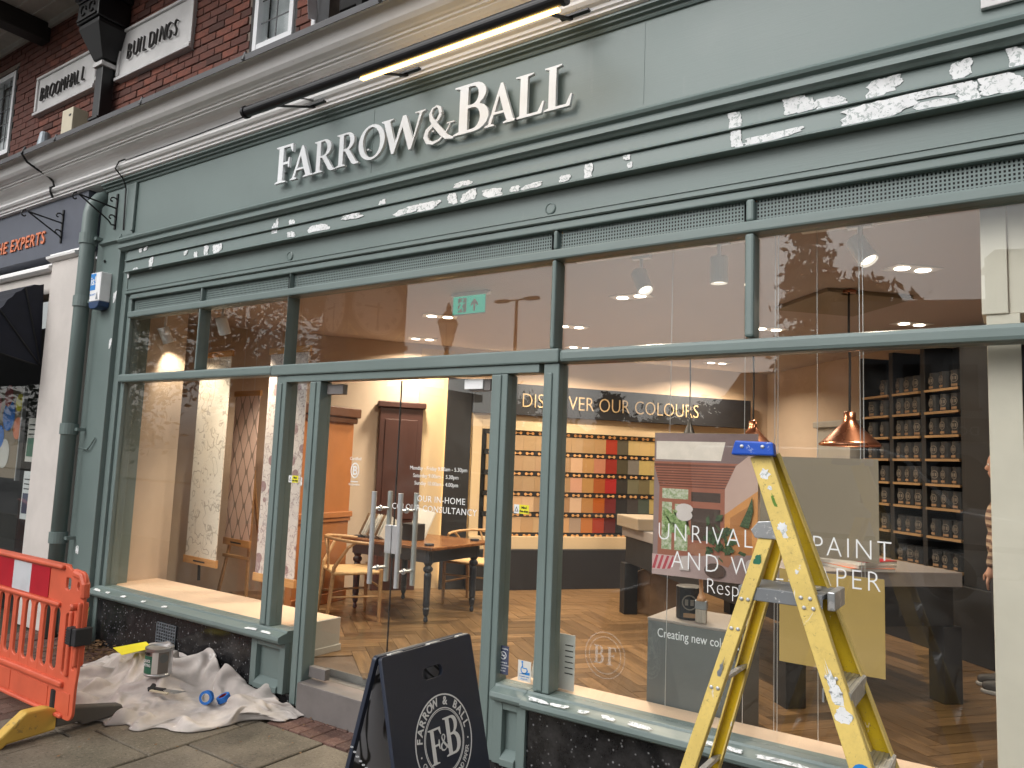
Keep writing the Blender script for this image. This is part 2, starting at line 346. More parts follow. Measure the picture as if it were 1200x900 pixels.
# ------------------------------------------------------------------ builders
class MB:
    """collects shapes for ONE mesh object"""
    def __init__(s): s.v = []; s.f = []
    def add(s, vs, fs):
        o = len(s.v); s.v += [tuple(v) for v in vs]; s.f += [tuple(i+o for i in f) for f in fs]; return s
    def box(s, x0, x1, y0, y1, z0, z1):
        vs = [(x0, y0, z0), (x1, y0, z0), (x1, y1, z0), (x0, y1, z0), (x0, y0, z1), (x1, y0, z1), (x1, y1, z1), (x0, y1, z1)]
        return s.add(vs, [(0, 3, 2, 1), (4, 5, 6, 7), (0, 1, 5, 4), (1, 2, 6, 5), (2, 3, 7, 6), (3, 0, 4, 7)])
    def beam(s, p0, p1, w, d, side=(1, 0, 0)):
        """bar from p0 to p1, w wide along side, d deep across"""
        p0 = Vector(p0); p1 = Vector(p1); z = (p1-p0).normalized(); x = Vector(side); x = (x - z*x.dot(z)).normalized(); y = z.cross(x)
        vs = []
        for p in (p0, p1):
            for a, b in ((-1, -1), (1, -1), (1, 1), (-1, 1)): vs.append(p + x*a*w/2 + y*b*d/2)
        return s.add(vs, [(0, 3, 2, 1), (4, 5, 6, 7), (0, 1, 5, 4), (1, 2, 6, 5), (2, 3, 7, 6), (3, 0, 4, 7)])
    def tube(s, pts, r, n=8, closed=False):
        pts = [Vector(p) for p in pts]; k = len(pts); rs = r if isinstance(r, (list, tuple)) else [r]*k
        t0 = (pts[1]-pts[0]).normalized(); up = Vector((0, 0, 1)) if abs(t0.z) < .9 else Vector((1, 0, 0)); vs = []; x = None
        for i, p in enumerate(pts):
            if closed: t = pts[(i+1) % k]-pts[i-1]
            else: t = pts[min(i+1, k-1)]-pts[max(i-1, 0)]
            t.normalize()
            x = (up - t*up.dot(t)).normalized() if x is None else (x - t*x.dot(t)).normalized()
            y = t.cross(x)
            for j in range(n):
                a = 2*math.pi*j/n; vs.append(p + (x*math.cos(a)+y*math.sin(a))*rs[i])
        fs = []
        for i in range(k if closed else k-1):
            for j in range(n):
                a = i*n+j; b = i*n+(j+1) % n; q = ((i+1) % k)*n
                fs.append((a, b, q+(j+1) % n, q+j))
        if not closed: fs += [tuple(range(n))[::-1], tuple((k-1)*n+j for j in range(n))]
        return s.add(vs, fs)
    def lathe(s, prof, n=16, c=(0, 0, 0), cap=True):
        c = Vector(c); vs = []
        for r, z in prof:
            for j in range(n):
                a = 2*math.pi*j/n; vs.append(c + Vector((r*math.cos(a), r*math.sin(a), z)))
        fs = []
        for i in range(len(prof)-1):
            for j in range(n): fs.append((i*n+j, i*n+(j+1) % n, (i+1)*n+(j+1) % n, (i+1)*n+j))
        if cap: fs += [tuple(range(n))[::-1], tuple((len(prof)-1)*n+j for j in range(n))]
        return s.add(vs, fs)
    def prism(s, poly, axis, a0, a1):
        """extrude a 2-D outline along an axis: x -> (y,z), y -> (x,z), z -> (x,y)"""
        n = len(poly)
        def P(p, a): return (a, p[0], p[1]) if axis == 'x' else ((p[0], a, p[1]) if axis == 'y' else (p[0], p[1], a))
        return s.add([P(p, a0) for p in poly]+[P(p, a1) for p in poly], [tuple(range(n)), tuple(range(n, 2*n))[::-1]]+[(i, n+i, n+(i+1) % n, (i+1) % n) for i in range(n)])
    def quad(s, a, b, c, d): return s.add([a, b, c, d], [(0, 1, 2, 3)])
    def ribbon(s, pts, ws, y0, y1):
        """flat stroke in the x-z plane with depth y0..y1"""
        L = []; Rr = []; n = len(pts)
        for i in range(n):
            a = Vector(pts[max(i-1, 0)]); b = Vector(pts[min(i+1, n-1)]); t = (b-a).normalized(); nn = Vector((-t.y, t.x)); w = ws if not isinstance(ws, (list, tuple)) else ws[i]
            L.append(Vector(pts[i])+nn*w/2); Rr.append(Vector(pts[i])-nn*w/2)
        for i in range(n-1):
            q = [L[i], L[i+1], Rr[i+1], Rr[i]]
            s.add([(p.x, y0, p.y) for p in q]+[(p.x, y1, p.y) for p in q], [(0, 1, 2, 3), (7, 6, 5, 4), (0, 4, 5, 1), (2, 6, 7, 3)]+([(0, 3, 7, 4)] if i == 0 else [])+([(1, 5, 6, 2)] if i == n-2 else []))
        return s
    def xf(s, m):
        s.v = [tuple(m @ Vector(v)) for v in s.v]; return s
    def mesh(s, name, fix=True):
        me = bpy.data.meshes.new(name); me.from_pydata(s.v, [], s.f); me.update()
        if fix:
            b = bmesh.new(); b.from_mesh(me); bmesh.ops.recalc_face_normals(b, faces=b.faces); b.to_mesh(me); b.free()
        return me
    def build(s, name, m, parent=None, **kw): return link(name, s.mesh(name, kw.pop('fix', True)), m, parent, **kw)

def link(name, me, m, parent=None, bevel=0, smooth=False, seg=2, loc=None, rot=None, label=None):
    o = bpy.data.objects.new(name, me)
    if m is not None: me.materials.clear(); me.materials.append(M[m] if isinstance(m, str) else m)
    C.objects.link(o)
    if loc: o.location = loc
    if rot: o.rotation_euler = rot
    if parent is not None:
        o.parent = parent
        if parent.get('world_parts'): o.matrix_parent_inverse = basis(parent).inverted()
    if bevel:
        md = o.modifiers.new('edge', 'BEVEL'); md.width = bevel; md.segments = seg; md.limit_method = 'ANGLE'; md.angle_limit = R_(40)
    if smooth:
        me.polygons.foreach_set('use_smooth', [True]*len(me.polygons))
    if label: o['label'] = label
    return o
def basis(o):
    b = Matrix.LocRotScale(o.location, o.rotation_euler, o.scale)
    return b if o.parent is None else basis(o.parent) @ b if not o.parent.get('world_parts') else b
def thing(name, label, cat, loc=(0, 0, 0), rz=0, group=None, local=False):
    """Empty at the thing's base; parts are given in world coordinates unless local"""
    o = bpy.data.objects.new(name, None); C.objects.link(o); o.location = loc; o.rotation_euler = (0, 0, rz); o.empty_display_size = .1
    o['label'] = label; o['category'] = cat
    if group: o['group'] = group
    if not local: o['world_parts'] = True
    return o
def sub(o):
    o['world_parts'] = False; return o
def tag(o, label, cat, group=None):
    o['label'] = label; o['category'] = cat
    if group: o['group'] = group
    return o
def struct(o, label=None):
    o['kind'] = 'structure'
    if label: o['label'] = label
    return o
def child(par, mb, name, m, **kw):
    """a sub-part in the same coordinates as its parent part (part origin at the world or thing origin)"""
    o = mb.build(name, m, None, **kw); o.parent = par; return o
def dup(root, loc, rz=None, label=None, group=None):
    def rec(o, par):
        c = o.copy(); C.objects.link(c); c.parent = par
        for ch in o.children: rec(ch, c)
        return c
    r = rec(root, None); r.location = loc
    if rz is not None: r.rotation_euler = (0, 0, rz)
    if label: r['label'] = label
    if group: r['group'] = group
    return r
def from_curve(cu):
    o = bpy.data.objects.new('tmp', cu); me = bpy.data.meshes.new_from_object(o); bpy.data.objects.remove(o); bpy.data.curves.remove(cu)
    return me
FACE = Matrix.Rotation(math.pi/2, 4, 'X')      # a text lying in x-y stands up facing -y
def text(body, size, extrude=.001, align='LEFT', shear=0, space=1, width=1, bold=0):
    cu = bpy.data.curves.new('lettering', 'FONT'); cu.body = body; cu.size = size; cu.extrude = extrude; cu.align_x = align; cu.shear = shear
    cu.space_character = space; cu.offset = bold; cu.resolution_u = 3
    me = from_curve(cu)
    if width != 1: me.transform(Matrix.Diagonal((width, 1, 1, 1)))
    return me
def put_text(name, body, size, m, parent, at, rz=0, tilt=None, **kw):
    me = text(body, size, **kw); me.transform(Matrix.Translation(at) @ Matrix.Rotation(rz, 4, 'Z') @ (tilt or FACE))
    return link(name, me, m, parent)
def shape(splines, extrude=.01, bevel=0, res=4):
    """filled outlines with holes -> mesh in x-y, thickness 2*extrude"""
    cu = bpy.data.curves.new('outline', 'CURVE'); cu.dimensions = '2D'; cu.fill_mode = 'BOTH'; cu.extrude = extrude; cu.bevel_depth = bevel; cu.bevel_resolution = 2 if bevel else 0
    for sp in splines:
        s = cu.splines.new('POLY'); s.points.add(len(sp)-1); s.use_cyclic_u = True
        for i, p in enumerate(sp): s.points[i].co = (p[0], p[1], 0, 1)
    return from_curve(cu)
def arc(cx, cy, rx, ry, a0, a1, n=8): return [(cx+rx*math.cos(R_(a0+(a1-a0)*i/n)), cy+ry*math.sin(R_(a0+(a1-a0)*i/n))) for i in range(n+1)]
def rrect(x0, x1, y0, y1, r, n=4):
    return arc(x1-r, y0+r, r, r, -90, 0, n)+arc(x1-r, y1-r, r, r, 0, 90, n)+arc(x0+r, y1-r, r, r, 90, 180, n)+arc(x0+r, y0+r, r, r, 180, 270, n)
def ell(cx, cy, rx, ry, n=24, rot=0): 
    c, s_ = math.cos(R_(rot)), math.sin(R_(rot)); o = []
    for i in range(n):
        a = 2*math.pi*i/n; x = rx*math.cos(a); y = ry*math.sin(a); o.append((cx+x*c-y*s_, cy+x*s_+y*c))
    return o
def blob(w, h, n=16, k=.28, seed=0):
    r = random.Random(seed); return [(w/2*math.cos(2*math.pi*i/n)*(1+r.uniform(-k, k)), h/2*math.sin(2*math.pi*i/n)*(1+r.uniform(-k, k))) for i in range(n)]
# roman capitals: outlines on a cap height of 1
SER = {
 'F': ([[(0, 0), (.38, 0), (.38, .03), (.26, .06), (.26, .48), (.42, .48), (.45, .38), (.48, .38), (.48, .65), (.45, .65), (.42, .54), (.26, .54), (.26, .94), (.48, .94), (.56, .78), (.59, .78), (.58, 1), (0, 1), (0, .97), (.10, .94), (.10, .06), (0, .03)]], .60),
 'A': ([[(-.04, 0), (.22, 0), (.22, .03), (.13, .06), (.20, .27), (.47, .27), (.55, .06), (.46, .03), (.46, 0), (.82, 0), (.82, .03), (.73, .06), (.42, 1.03), (.36, 1.03), (.05, .06), (-.04, .03)], [(.225, .33), (.45, .33), (.335, .72)]], .76),
 'R': ([[(0, 0), (.36, 0), (.36, .03), (.26, .06), (.26, .45), (.33, .45), (.60, .03), (.68, -.02), (.86, -.02), (.86, .02), (.78, .04), (.48, .48)]+arc(.40, .735, .27, .265, -70, 90, 8)+[(0, 1), (0, .97), (.10, .94), (.10, .06), (0, .03)], [(.26, .51)]+arc(.37, .73, .14, .22, -90, 90, 8)+[(.26, .95)]], .78),
 'O': ([ell(.46, .5, .46, .53), ell(.46, .5, .30, .46, 24, 8)], .94),
 'W': ([[(0, 1), (.31, 1), (.31, .97), (.22, .94), (.38, .26), (.555, 1.0), (.64, 1.0), (.84, .26), (.985, .94), (.87, .97), (.87, 1), (1.13, 1), (1.13, .97), (1.05, .94), (.80, -.03), (.745, -.03), (.56, .68), (.355, -.03), (.30, -.03), (.065, .94), (0, .97)]], 1.12),
 'B': ([[(0, 0)]+arc(.40, .28, .26, .28, -90, 70, 8)+arc(.38, .77, .22, .23, -60, 90, 8)+[(0, 1), (0, .97), (.10, .94), (.10, .06), (0, .03)], [(.26, .06)]+arc(.36, .28, .14, .22, -90, 90, 8)+[(.26, .50)], [(.26, .56)]+arc(.34, .75, .12, .19, -90, 90, 8)+[(.26, .94)]], .70),
 'L': ([[(0, 0), (.57, 0), (.62, .27), (.585, .27), (.49, .06), (.26, .06), (.26, .94), (.38, .97), (.38, 1), (0, 1), (0, .97), (.10, .94), (.10, .06), (0, .03)]], .62),
}
AMP = ([(.80, .42), (.74, .30), (.64, .17), (.48, .04), (.30, .0), (.13, .06), (.05, .22), (.10, .38), (.26, .50), (.42, .62), (.50, .76), (.46, .92), (.36, .99), (.24, .94), (.18, .82), (.22, .66), (.36, .46), (.56, .22), (.70, .08), (.92, .0)],
       [.03, .04, .05, .06, .09, .12, .14, .13, .10, .09, .10, .10, .06, .06, .09, .12, .15, .16, .14, .05])
def amp_mesh(h, d):
    mb = MB(); p = [(x*h, y*h) for x, y in AMP[0]]; w = [k*h for k in AMP[1]]
    mb.ribbon(p[:11], w[:11], 0, d); mb.ribbon(p[10:], w[10:], -.0015, d-.0015); mb.ribbon([(.70*h, .44*h), (.93*h, .44*h)], [.04*h, .04*h], -.0008, d-.0008)
    return mb.mesh('letter')
def serif(ch, h, d):
    if ch == '&': return amp_mesh(h, d)
    me = shape([[(x*h, y*h) for x, y in sp] for sp in SER[ch][0]], d/2); me.transform(FACE); return me

# ------------------------------------------------------------------ the ground
GZ = -0.03
road = struct(MB().box(-700, 700, -900, -4.6, GZ-.5, GZ-.12).build('road', 'tarmac'))
pav = struct(MB().box(-700, 700, -4.6, .3, GZ-.5, GZ-.018).build('pavement', 'pave_joint'))
child(pav, MB().box(-700, 700, -4.74, -4.602, GZ-.5, GZ-.001), 'kerb', 'slab', bevel=.01)
far_pav = struct(MB().box(-700, 700, -900, -19, GZ-.4, GZ).build('far_pavement', 'slab'))
def flag(x0, x1, y0, y1, m, name, t, g=.006):
    j = random.uniform(-.0035, .0035); r = random.uniform(-.004, .004)
    mb = MB().box(x0+g, x1-g, y0+g, y1-g, GZ-.03, GZ+j)
    mb.v = [(x, y, z+(r*(x-x0)/(x1-x0) if z > GZ-.02 else 0)) for x, y, z in mb.v]
    o = mb.build(name, m, pav, bevel=t, seg=1); return o
for k in range(-2, 9):
    x1 = -4.1-.6*(k-1); x0 = x1-.6
    if x1 < -5.2: continue
    ys = {-2: (-.31, -.70, -1.35, -2.0), 0: (-.31, -.83, -1.45, -2.1), 1: (-.08, -.45, -1.06, -1.7), 2: (-.08, -.75, -1.2, -1.9), -1: (-.31, -.95, -1.5, -2.1)}.get(k, (-.31, -.9, -1.5, -2.1))
    for a, b in zip(ys, ys[1:]): flag(x0, x1, b, a, 'slab', 'paving_slab', .006)
for k in range(-14, 12):                     # the rest of the pavement, in the same courses
    x1 = -4.1-.6*(k-1); x0 = x1-.6; rr = random.Random(k+100)
    y = {-2: -2.0, 0: -2.1, 1: -1.7, -1: -2.1}.get(k, -.31 if k < 0 else -1.92)
    while y > -4.5:
        d = rr.choice((.45, .6, .75, .6)); yb = max(y-d, -4.6)
        flag(x0, x1, yb, y, 'slab', 'paving_slab', .006); y = yb
for k in range(-14, -2):
    x1 = -4.1-.6*(k-1); flag(x1-.6, x1, -.31, -.045, 'slab', 'paving_slab', .006)
n = 0
for i in range(22):                         # brick pavers behind the barrier
    for j in range(14):
        x1 = -5.3-.105*i; y1 = -.12-.21*j+(.105 if i % 2 else 0)
        if x1 < -7.6 or y1 < -1.9: continue
        flag(x1-.105, x1, y1-.21, y1, 'paver', 'paver', .004, .003); n += 1
for i in range(16):                         # soldier course along the shopfront
    x0 = -4.05+.105*i
    flag(x0, x0+.105, -.305, -.105, 'paver', 'paver', .004, .003)
for i in range(16):
    x0 = -4.05+.105*i
    flag(x0, x0+.105, -.105, .0, 'paver', 'paver', .004, .003)

# ------------------------------------------------------------------ the shopfront
SF = thing('shopfront', 'sage green painted shopfront with tall windows and glass double doors', 'shopfront', (-3.3, 0, 0))
def part(name, m, mb, **kw): return mb.build(name, m, SF, **kw)
XR = 2.2                                    # the front runs on past the right of the picture
# pilaster
part('pilaster', 'green', MB().box(-7.12, -6.80, -.10, .2, GZ, 3.60), bevel=.006)
part('plinth_block', 'green', MB().box(-7.14, -6.78, -.125, .0, GZ, .42), bevel=.012)
part('pilaster_margin', 'green', MB().box(-6.80, -6.715, -.055, .2, GZ, 3.60), bevel=.006)
part('pilaster_return', 'green', MB().box(-7.36, -7.12, -.03, .2, GZ, 4.14), bevel=.004)
part('pilaster_head', 'green', MB().box(-7.12, -6.775, -.10, .2, 3.63, 4.10), bevel=.006)
part('head_moulding', 'green', MB().prism([(-.10, 3.56), (-.135, 3.575), (-.135, 3.60), (-.12, 3.605), (-.12, 3.63), (-.10, 3.635), (0, 3.635), (0, 3.56)], 'x', -7.14, -6.775))
part('jamb', 'green', MB().box(-6.715, -6.655, -.03, .08, .47, 3.07), bevel=.006)
# fascia
part('fascia_panel', 'green', MB().box(-6.60, XR, -.100, .1, 3.60, 4.10))
for x in (-3.62, -1.61): part('panel_joint', 'green', MB().box(x-.002, x+.002, -.1022, -.095, 3.62, 4.09))
part('fascia_stile', 'green', MB().box(-6.775, -6.60, -.115, .1, 3.60, 4.10), bevel=.006)
part('fascia_bead', 'green', MB().box(-6.615, -6.585, -.128, -.1, 3.635, 4.09), bevel=.008)
prof_low = [(0, 3.47), (-.11, 3.47), (-.122, 3.482), (-.14, 3.49), (-.14, 3.515), (-.126, 3.52), (-.126, 3.535), (-.150, 3.545), (-.158, 3.56), (-.150, 3.575), (-.130, 3.58), (-.130, 3.592), (-.115, 3.595), (-.115, 3.61), (0, 3.61)]
part('lower_moulding', 'green', MB().prism(prof_low, 'x', -6.775, XR))
prof_top = [(0, 4.09), (-.112, 4.09), (-.118, 4.10), (-.118, 4.112), (-.14, 4.115), (-.14, 4.128), (-.165, 4.135), (-.165, 4.150), (0, 4.150)]
part('top_moulding', 'green', MB().prism(prof_top, 'x', -7.14, XR))
# two weatherboards with filler patches, one board a part of its own
for z0, z1, yy in ((3.365, 3.468, -.092), (3.258, 3.362, -.098)):
    part('board', 'green', MB().prism([(0, z0), (yy-.018, z0), (yy-.018, z0+.008), (yy, z0+.016), (yy+.006, z1), (0, z1)], 'x', -6.70, XR), bevel=.002, seg=1)
# architrave with sunk panel beads
part('architrave', 'green', MB().prism([(0, 3.07), (-.058, 3.07), (-.066, 3.076), (-.066, 3.088), (-.056, 3.091), (-.056, 3.106), (-.062, 3.108), (-.062, 3.116), (-.052, 3.119), (-.046, 3.122), (-.046, 3.225), (-.05, 3.256), (0, 3.256)], 'x', -6.715, XR))
for x in (-4.47, -2.20): part('roundel', 'green', MB().lathe([(.034, 0), (.034, .006), (.028, .009), (.026, .005), (.001, .005)], 24).xf(Matrix.Translation((x, -.046, 3.155)) @ Matrix.Rotation(math.pi/2, 4, 'X')))
# filler patches on the boards
PATCH = [(-6.47, 3.444, .06, .04), (-6.39, 3.449, .06, .04), (-6.27, 3.303, .07, .109), (-6.52, 3.275, .09, .032), (-5.75, 3.329, .05, .045), (-5.6, 3.288, .06, .066), (-5.46, 3.307, .07, .095), (-5.31, 3.309, .12, .086), (-4.61, 3.357, .07, .188), (-4.42, 3.395, .07, .046), (-4.41, 3.299, .1, .046), (-4.12, 3.305, .23, .057), (-3.78, 3.338, .2, .043), (-3.5, 3.392, .06, .048), (-3.27, 3.298, .21, .052), (-3.09, 3.30, .2, .057), (-2.82, 3.40, .14, .039), (-2.89, 3.315, .08, .078), (-2.76, 3.312, .12, .078), (-2.58, 3.298, .17, .059), (-2.42, 3.295, .08, .037), (-2.3, 3.292, .14, .036), (-2.08, 3.296, .08, .04), (-1.93, 3.308, .06, .095), (-1.7, 3.342, .05, .029), (-1.68, 3.296, .03, .038), (-1.12, 3.41, .07, .10), (-1.11, 3.315, .06, .09), (-.94, 3.292, .25, .040), (-.82, 3.425, .14, .085), (-.68, 3.40, .13, .057), (-.48, 3.312, .29, .09), (-.46, 3.42, .13, .085), (-.24, 3.338, .22, .040), (-.26, 3.29, .16, .034), (-.14, 3.312, .08, .09), (-.16, 3.42, .07, .085), (.03, 3.42, .06, .087), (-.02, 3.315, .17, .085)]
def rough(w, h, s, n=48):
    r = random.Random(s); o = []; p1, p2, p3 = r.uniform(0, 6), r.uniform(0, 6), r.uniform(0, 6)
    for i in range(n):
        a = 2*math.pi*i/n; c, q = math.cos(a), math.sin(a); e = 5
        k = (abs(c)**e+abs(q)**e)**(-1/e)*(.84+.11*math.sin(2*a+p1)+.08*math.sin(3*a+p2)+.05*math.sin(7*a+p3)+r.uniform(-.07, .07))
        o.append((w/2*c*k, h/2*q*k+.12*h*c*math.sin(p1)))
    return o
def patch(x, z, w, h, y, s, name='filler_patch', dz=0):
    k = 1.18 if x > -1.2 else 1.05; sp = rough(w*k, h*k, s)
    me = shape([[(a+x, min(max(b, -h*.5), h*.5)+z) for a, b in sp]], .0012); me.transform(Matrix.Translation((0, y, 0)) @ FACE); return link(name, me, 'filler', SF)
for i, (x, z, w, h) in enumerate(PATCH): patch(x, z, w, h, (-.0925 if z > 3.35 else -.0985)-.00025*(i % 8), i)
for i, (x, z, w, h, y) in enumerate(((-6.82, 3.05, .05, .11, -.1015), (-6.82, 2.62, .04, .10, -.1015), (-7.05, .75, .05, .08, -.1015), (-4.12, 1.50, .015, .06, -.092), (-6.70, 3.24, .03, .04, -.060))): patch(x, z, w, h, y, 90+i)
# frames
part('head_rail', 'green', MB().box(-6.655, XR, -.05, .06, 3.022, 3.068), bevel=.008)
part('vent_rail', 'green', MB().box(-6.655, XR, -.062, .06, 2.848, 2.908), bevel=.012)
part('transom', 'green', MB().box(-6.70, -4.57, -.07, .06, 2.262, 2.335), bevel=.016)
part('transom', 'green', MB().box(-4.568, -2.102, -.07, .06, 2.255, 2.335), bevel=.010)
part('transom', 'green', MB().box(-2.10, XR, -.07, .06, 2.255, 2.328), bevel=.020)
part('door_head', 'green', MB().box(-4.405, -2.235, -.052, .05, 2.205, 2.254), bevel=.004)
MX = [-6.655, -5.595, -4.48, -2.175, -1.065, XR]
for x in MX[1:-1]:
    part('mullion', 'green', MB().box((x-.030)*.986, x+.030, -.055, .055, 2.337, 2.847), bevel=.012)
    part('vent_bar', 'green', MB().box((x-.027)*.987, x+.027, -.050, .02, 2.909, 3.021), bevel=.012)
# perforated vents: a real lattice in front of a dark void
for a, b in zip(MX, MX[1:]):
    x0, x1 = a+.03, b-.03; z0, z1 = 2.909, 3.021; p = .0165
    nx = max(4, int((x1-x0)/p)); nz = 6; mb = MB(); dx = (x1-x0)/nx; dz = (z1-z0)/nz
    xs = [x0]+[v for i in range(nx) for v in (x0+dx*(i+.25), x0+dx*(i+.75))]+[x1]; zs = [z0]+[v for i in range(nz) for v in (z0+dz*(i+.22), z0+dz*(i+.78))]+[z1]
    W = len(zs); mb.v = [(x, -.012, z) for x in xs for z in zs]
    for i in range(len(xs)-1):
        for j in range(len(zs)-1):
            if i % 2 == 1 and j % 2 == 1: continue
            q = i*W+j; mb.f.append((q, q+W, q+W+1, q+1))
    part('vent_grille', 'green', mb)
    part('vent_void', 'dark_room', MB().box(x0-.01, x1+.01, .03, .05, z0-.01, z1+.01))
for nm, x0, x1, z0 in (('post', -4.515, -4.405, .472), ('post', -4.15, -4.04, GZ+.03), ('post', -2.565, -2.45, .05), ('post', -2.205, -2.105, .472)):
    part(nm, 'green', MB().box(x0, x1, -.05, .06, z0, 2.2535 if x0 in (-4.515, -2.205) else 2.2035), bevel=.006)
    part('post_bead', 'green', MB().box(x0+.022, x1-.04, -.060, -.049, z0+.01, 2.2), bevel=.007)
# sills and stall risers
def sill(x0, x1, z, y0=-.13):
    return part('sill', 'green', MB().prism([(.06, z-.075), (y0+.03, z-.075), (y0+.008, z-.062), (y0, z-.045), (y0+.006, z-.022), (y0+.03, z-.014), (-.055, z-.002), (-.05, z+.01), (.06, z+.01)], 'x', x0, x1), bevel=.003)
sill(-6.76, -4.207, .462); sill(-2.448, -2.238, .458, -.11); sill(-2.236, XR, .458)
for i, (x, w) in enumerate(((-6.62, .10), (-6.45, .05), (-6.2, .06), (-5.9, .04), (-5.6, .05), (-4.52, .10), (-4.36, .09), (-2.13, .12), (-2.0, .09), (-1.86, .05), (-1.72, .07), (-1.55, .12), (-1.18, .10), (-1.09, .07), (-.94, .09), (-.85, .14), (-.66, .18), (-.4, .1))):
    sp = rough(w*1.25, .026, 300+i, 60); me = shape([sp], .0006); me.transform(Matrix.Translation((x, -.112, .452)) @ Matrix.Rotation(R_(28), 4, 'X')); link('worn_patch', me, 'filler', SF)
part('stall_riser', 'granite', MB().box(-6.78, -4.575, -.04, .05, GZ, .386))
part('stall_riser', 'granite', MB().box(-2.236, XR, -.04, .05, GZ, .386))
part('stall_riser', 'granite', MB().box(-4.57, -4.06, -.03, .045, GZ, .048)); part('stall_riser', 'granite', MB().box(-2.598, -2.238, -.03, .045, GZ, .048))
for x0, x1 in ((-4.57, -4.208), (-2.449, -2.238)):
    o = part('panelled_plinth', 'green', MB().box(x0, x1, -.02, .05, .05, .386))
    child(o, MB().box(x0, x0+.06, -.06, -.021, .05, .386).box(x1-.055, x1, -.06, -.021, .05, .386).box(x0+.061, x1-.056, -.058, -.021, .34, .386).prism([(-.021, .05), (-.075, .05), (-.075, .085), (-.021, .125)], 'x', x0+.061, x1-.056), 'panel_frame', 'green', bevel=.003)
def grille(x0, x1, z0, z1, y, m, nx, nz, name):
    o = part(name, m, MB().box(x0, x1, y, y+.004, z0, z1)); mb = MB()
    for i in range(nx+1): x = x0+(x1-x0)*i/nx; mb.box(x-.003, x+.003, y-.008, y-.0005, z0, z1)
    for j in range(nz+1): z = z0+(z1-z0)*j/nz; mb.box(x0+.0035, x1-.0035, y-.0075, y-.0006, z-.003, z+.003)
    child(o, mb, 'bars', 'galv')
grille(-5.78, -5.52, .06, .30, -.045, 'dark_room', 8, 10, 'air_vent'); grille(-1.12, -.80, .14, .32, -.045, 'dark_room', 9, 4, 'air_vent')
# panes
def pane(x0, x1, z0, z1, y=0): return part('pane', 'glass', MB().box(x0, x1, y, y+.010, z0, z1))
for a, b in zip(MX, MX[1:]): pane(a+.03 if a > -6.6 else a, b-.03, 2.336, 2.847)
pane(-6.655, -4.516, .473, 2.261); pane(-4.404, -4.151, .473, 2.204); pane(-2.449, -2.206, .469, 2.204); pane(-2.104, XR, .469, 2.254)
# the entrance: steel step, two frameless glass doors
part('step', 'step_metal', MB().box(-4.035, -2.605, -.085, .16, GZ-.01, .172), bevel=.004)
for s_, x0, x1, xh in (('l', -4.03, -3.348, -3.46), ('r', -3.342, -2.61, -3.23)):
    d = part('door', 'glass_door', MB().box(x0, x1, .02, .032, .195, 2.195))
    hx = x0 if s_ == 'l' else x1; sg = 1 if s_ == 'l' else -1
    fx = sorted((hx, hx+sg*.16))
    child(d, MB().box(fx[0], fx[1], .004, .048, 2.115, 2.185), 'patch_fitting', 'step_metal', bevel=.003)
    child(d, MB().box(fx[0], fx[1], .004, .048, .19, .262), 'patch_fitting', 'step_metal', bevel=.003)
    for yy in (-.05, .10):
        h = MB().tube([(xh, yy, .885), (xh, yy, 1.47)], .0165, 14)
        if yy < 0:
            for z in (.98, 1.36): h.tube([(xh, -.05, z), (xh, .10, z)], .009, 10).lathe([(.016, -.006), (.016, .006)], 12, (0, 0, 0)).xf(Matrix.Identity(4))
            h = MB().tube([(xh, yy, .885), (xh, yy, 1.47)], .0165, 14)
            for z in (.98, 1.36): h.tube([(xh, -.05, z), (xh, .10, z)], .009, 10); h.tube([(xh, .005, z), (xh, .017, z)], .018, 12)
        child(d, h, 'pull_handle', 'steel', smooth=False)
    if s_ == 'l': child(d, MB().box(x1+.0005, x1+.0055, .021, .031, .195, 2.195), 'door_seal', 'rubber')
    lx = sorted((x1 if s_ == 'l' else x0, (x1 if s_ == 'l' else x0)-sg*.055))
    child(d, MB().box(lx[0], lx[1], .006, .046, 1.08, 1.26), 'lock_case', 'steel', bevel=.004)
part('closer_plate', 'plastic_white', MB().box(-2.80, -2.66, -.006, .018, 2.125, 2.185), bevel=.002)

# lettering on the glass
def vinyl(name, label, cat, lines, m, y=-.003, group=None):
    t = thing(name, label, cat, (lines[0][1], y, lines[0][2]))
    for body, x, z, size, kw in lines: put_text('lettering', body, size, m, t, (x, y, z), extrude=.0006, **kw)
    return t
vinyl('window_lettering', 'thin white capitals on the large right window reading unrivalled paint and wallpaper', 'lettering',
      [('UNRIVALLED PAINT', -1.525, 1.337, .125, dict(space=1.2, width=.82, bold=-.0022)), ('AND WALLPAPER', -1.45, 1.205, .125, dict(space=1.22, width=.82, bold=-.0022))], 'print_white')
vinyl('window_slogan', 'small white words starting Resp low on the right window behind the ladder', 'lettering', [('Responsible', -1.27, 1.105, .105, dict(width=.80, bold=-.0022))], 'print_white')
t = vinyl('opening_hours', 'small white opening hours and consultancy words on the right door glass', 'lettering',
      [('Monday - Friday 9.00am - 5.30pm', -2.765, 1.622, .034, dict(align='RIGHT')), ('Saturday 9.00am -  5.30pm', -2.83, 1.575, .034, dict(align='RIGHT')), ('Sunday 10.00am - 4.00pm', -2.83, 1.528, .034, dict(align='RIGHT')),
       ('OUR IN-HOME', -2.77, 1.425, .055, dict(align='RIGHT', space=1.08)), ('COLOUR CONSULTANCY', -2.68, 1.365, .055, dict(align='RIGHT', space=1.08))], 'print_white', .018)
t = thing('door_emblem', 'small white ringed letter B emblem on the left door glass', 'emblem', (-3.72, .018, 1.6))
me = shape([ell(-3.72, 1.595, .040, .052), ell(-3.72, 1.595, .033, .044)], .0006); me.transform(Matrix.Translation((0, .018, 0)) @ FACE); link('ring', me, 'print_white', t)
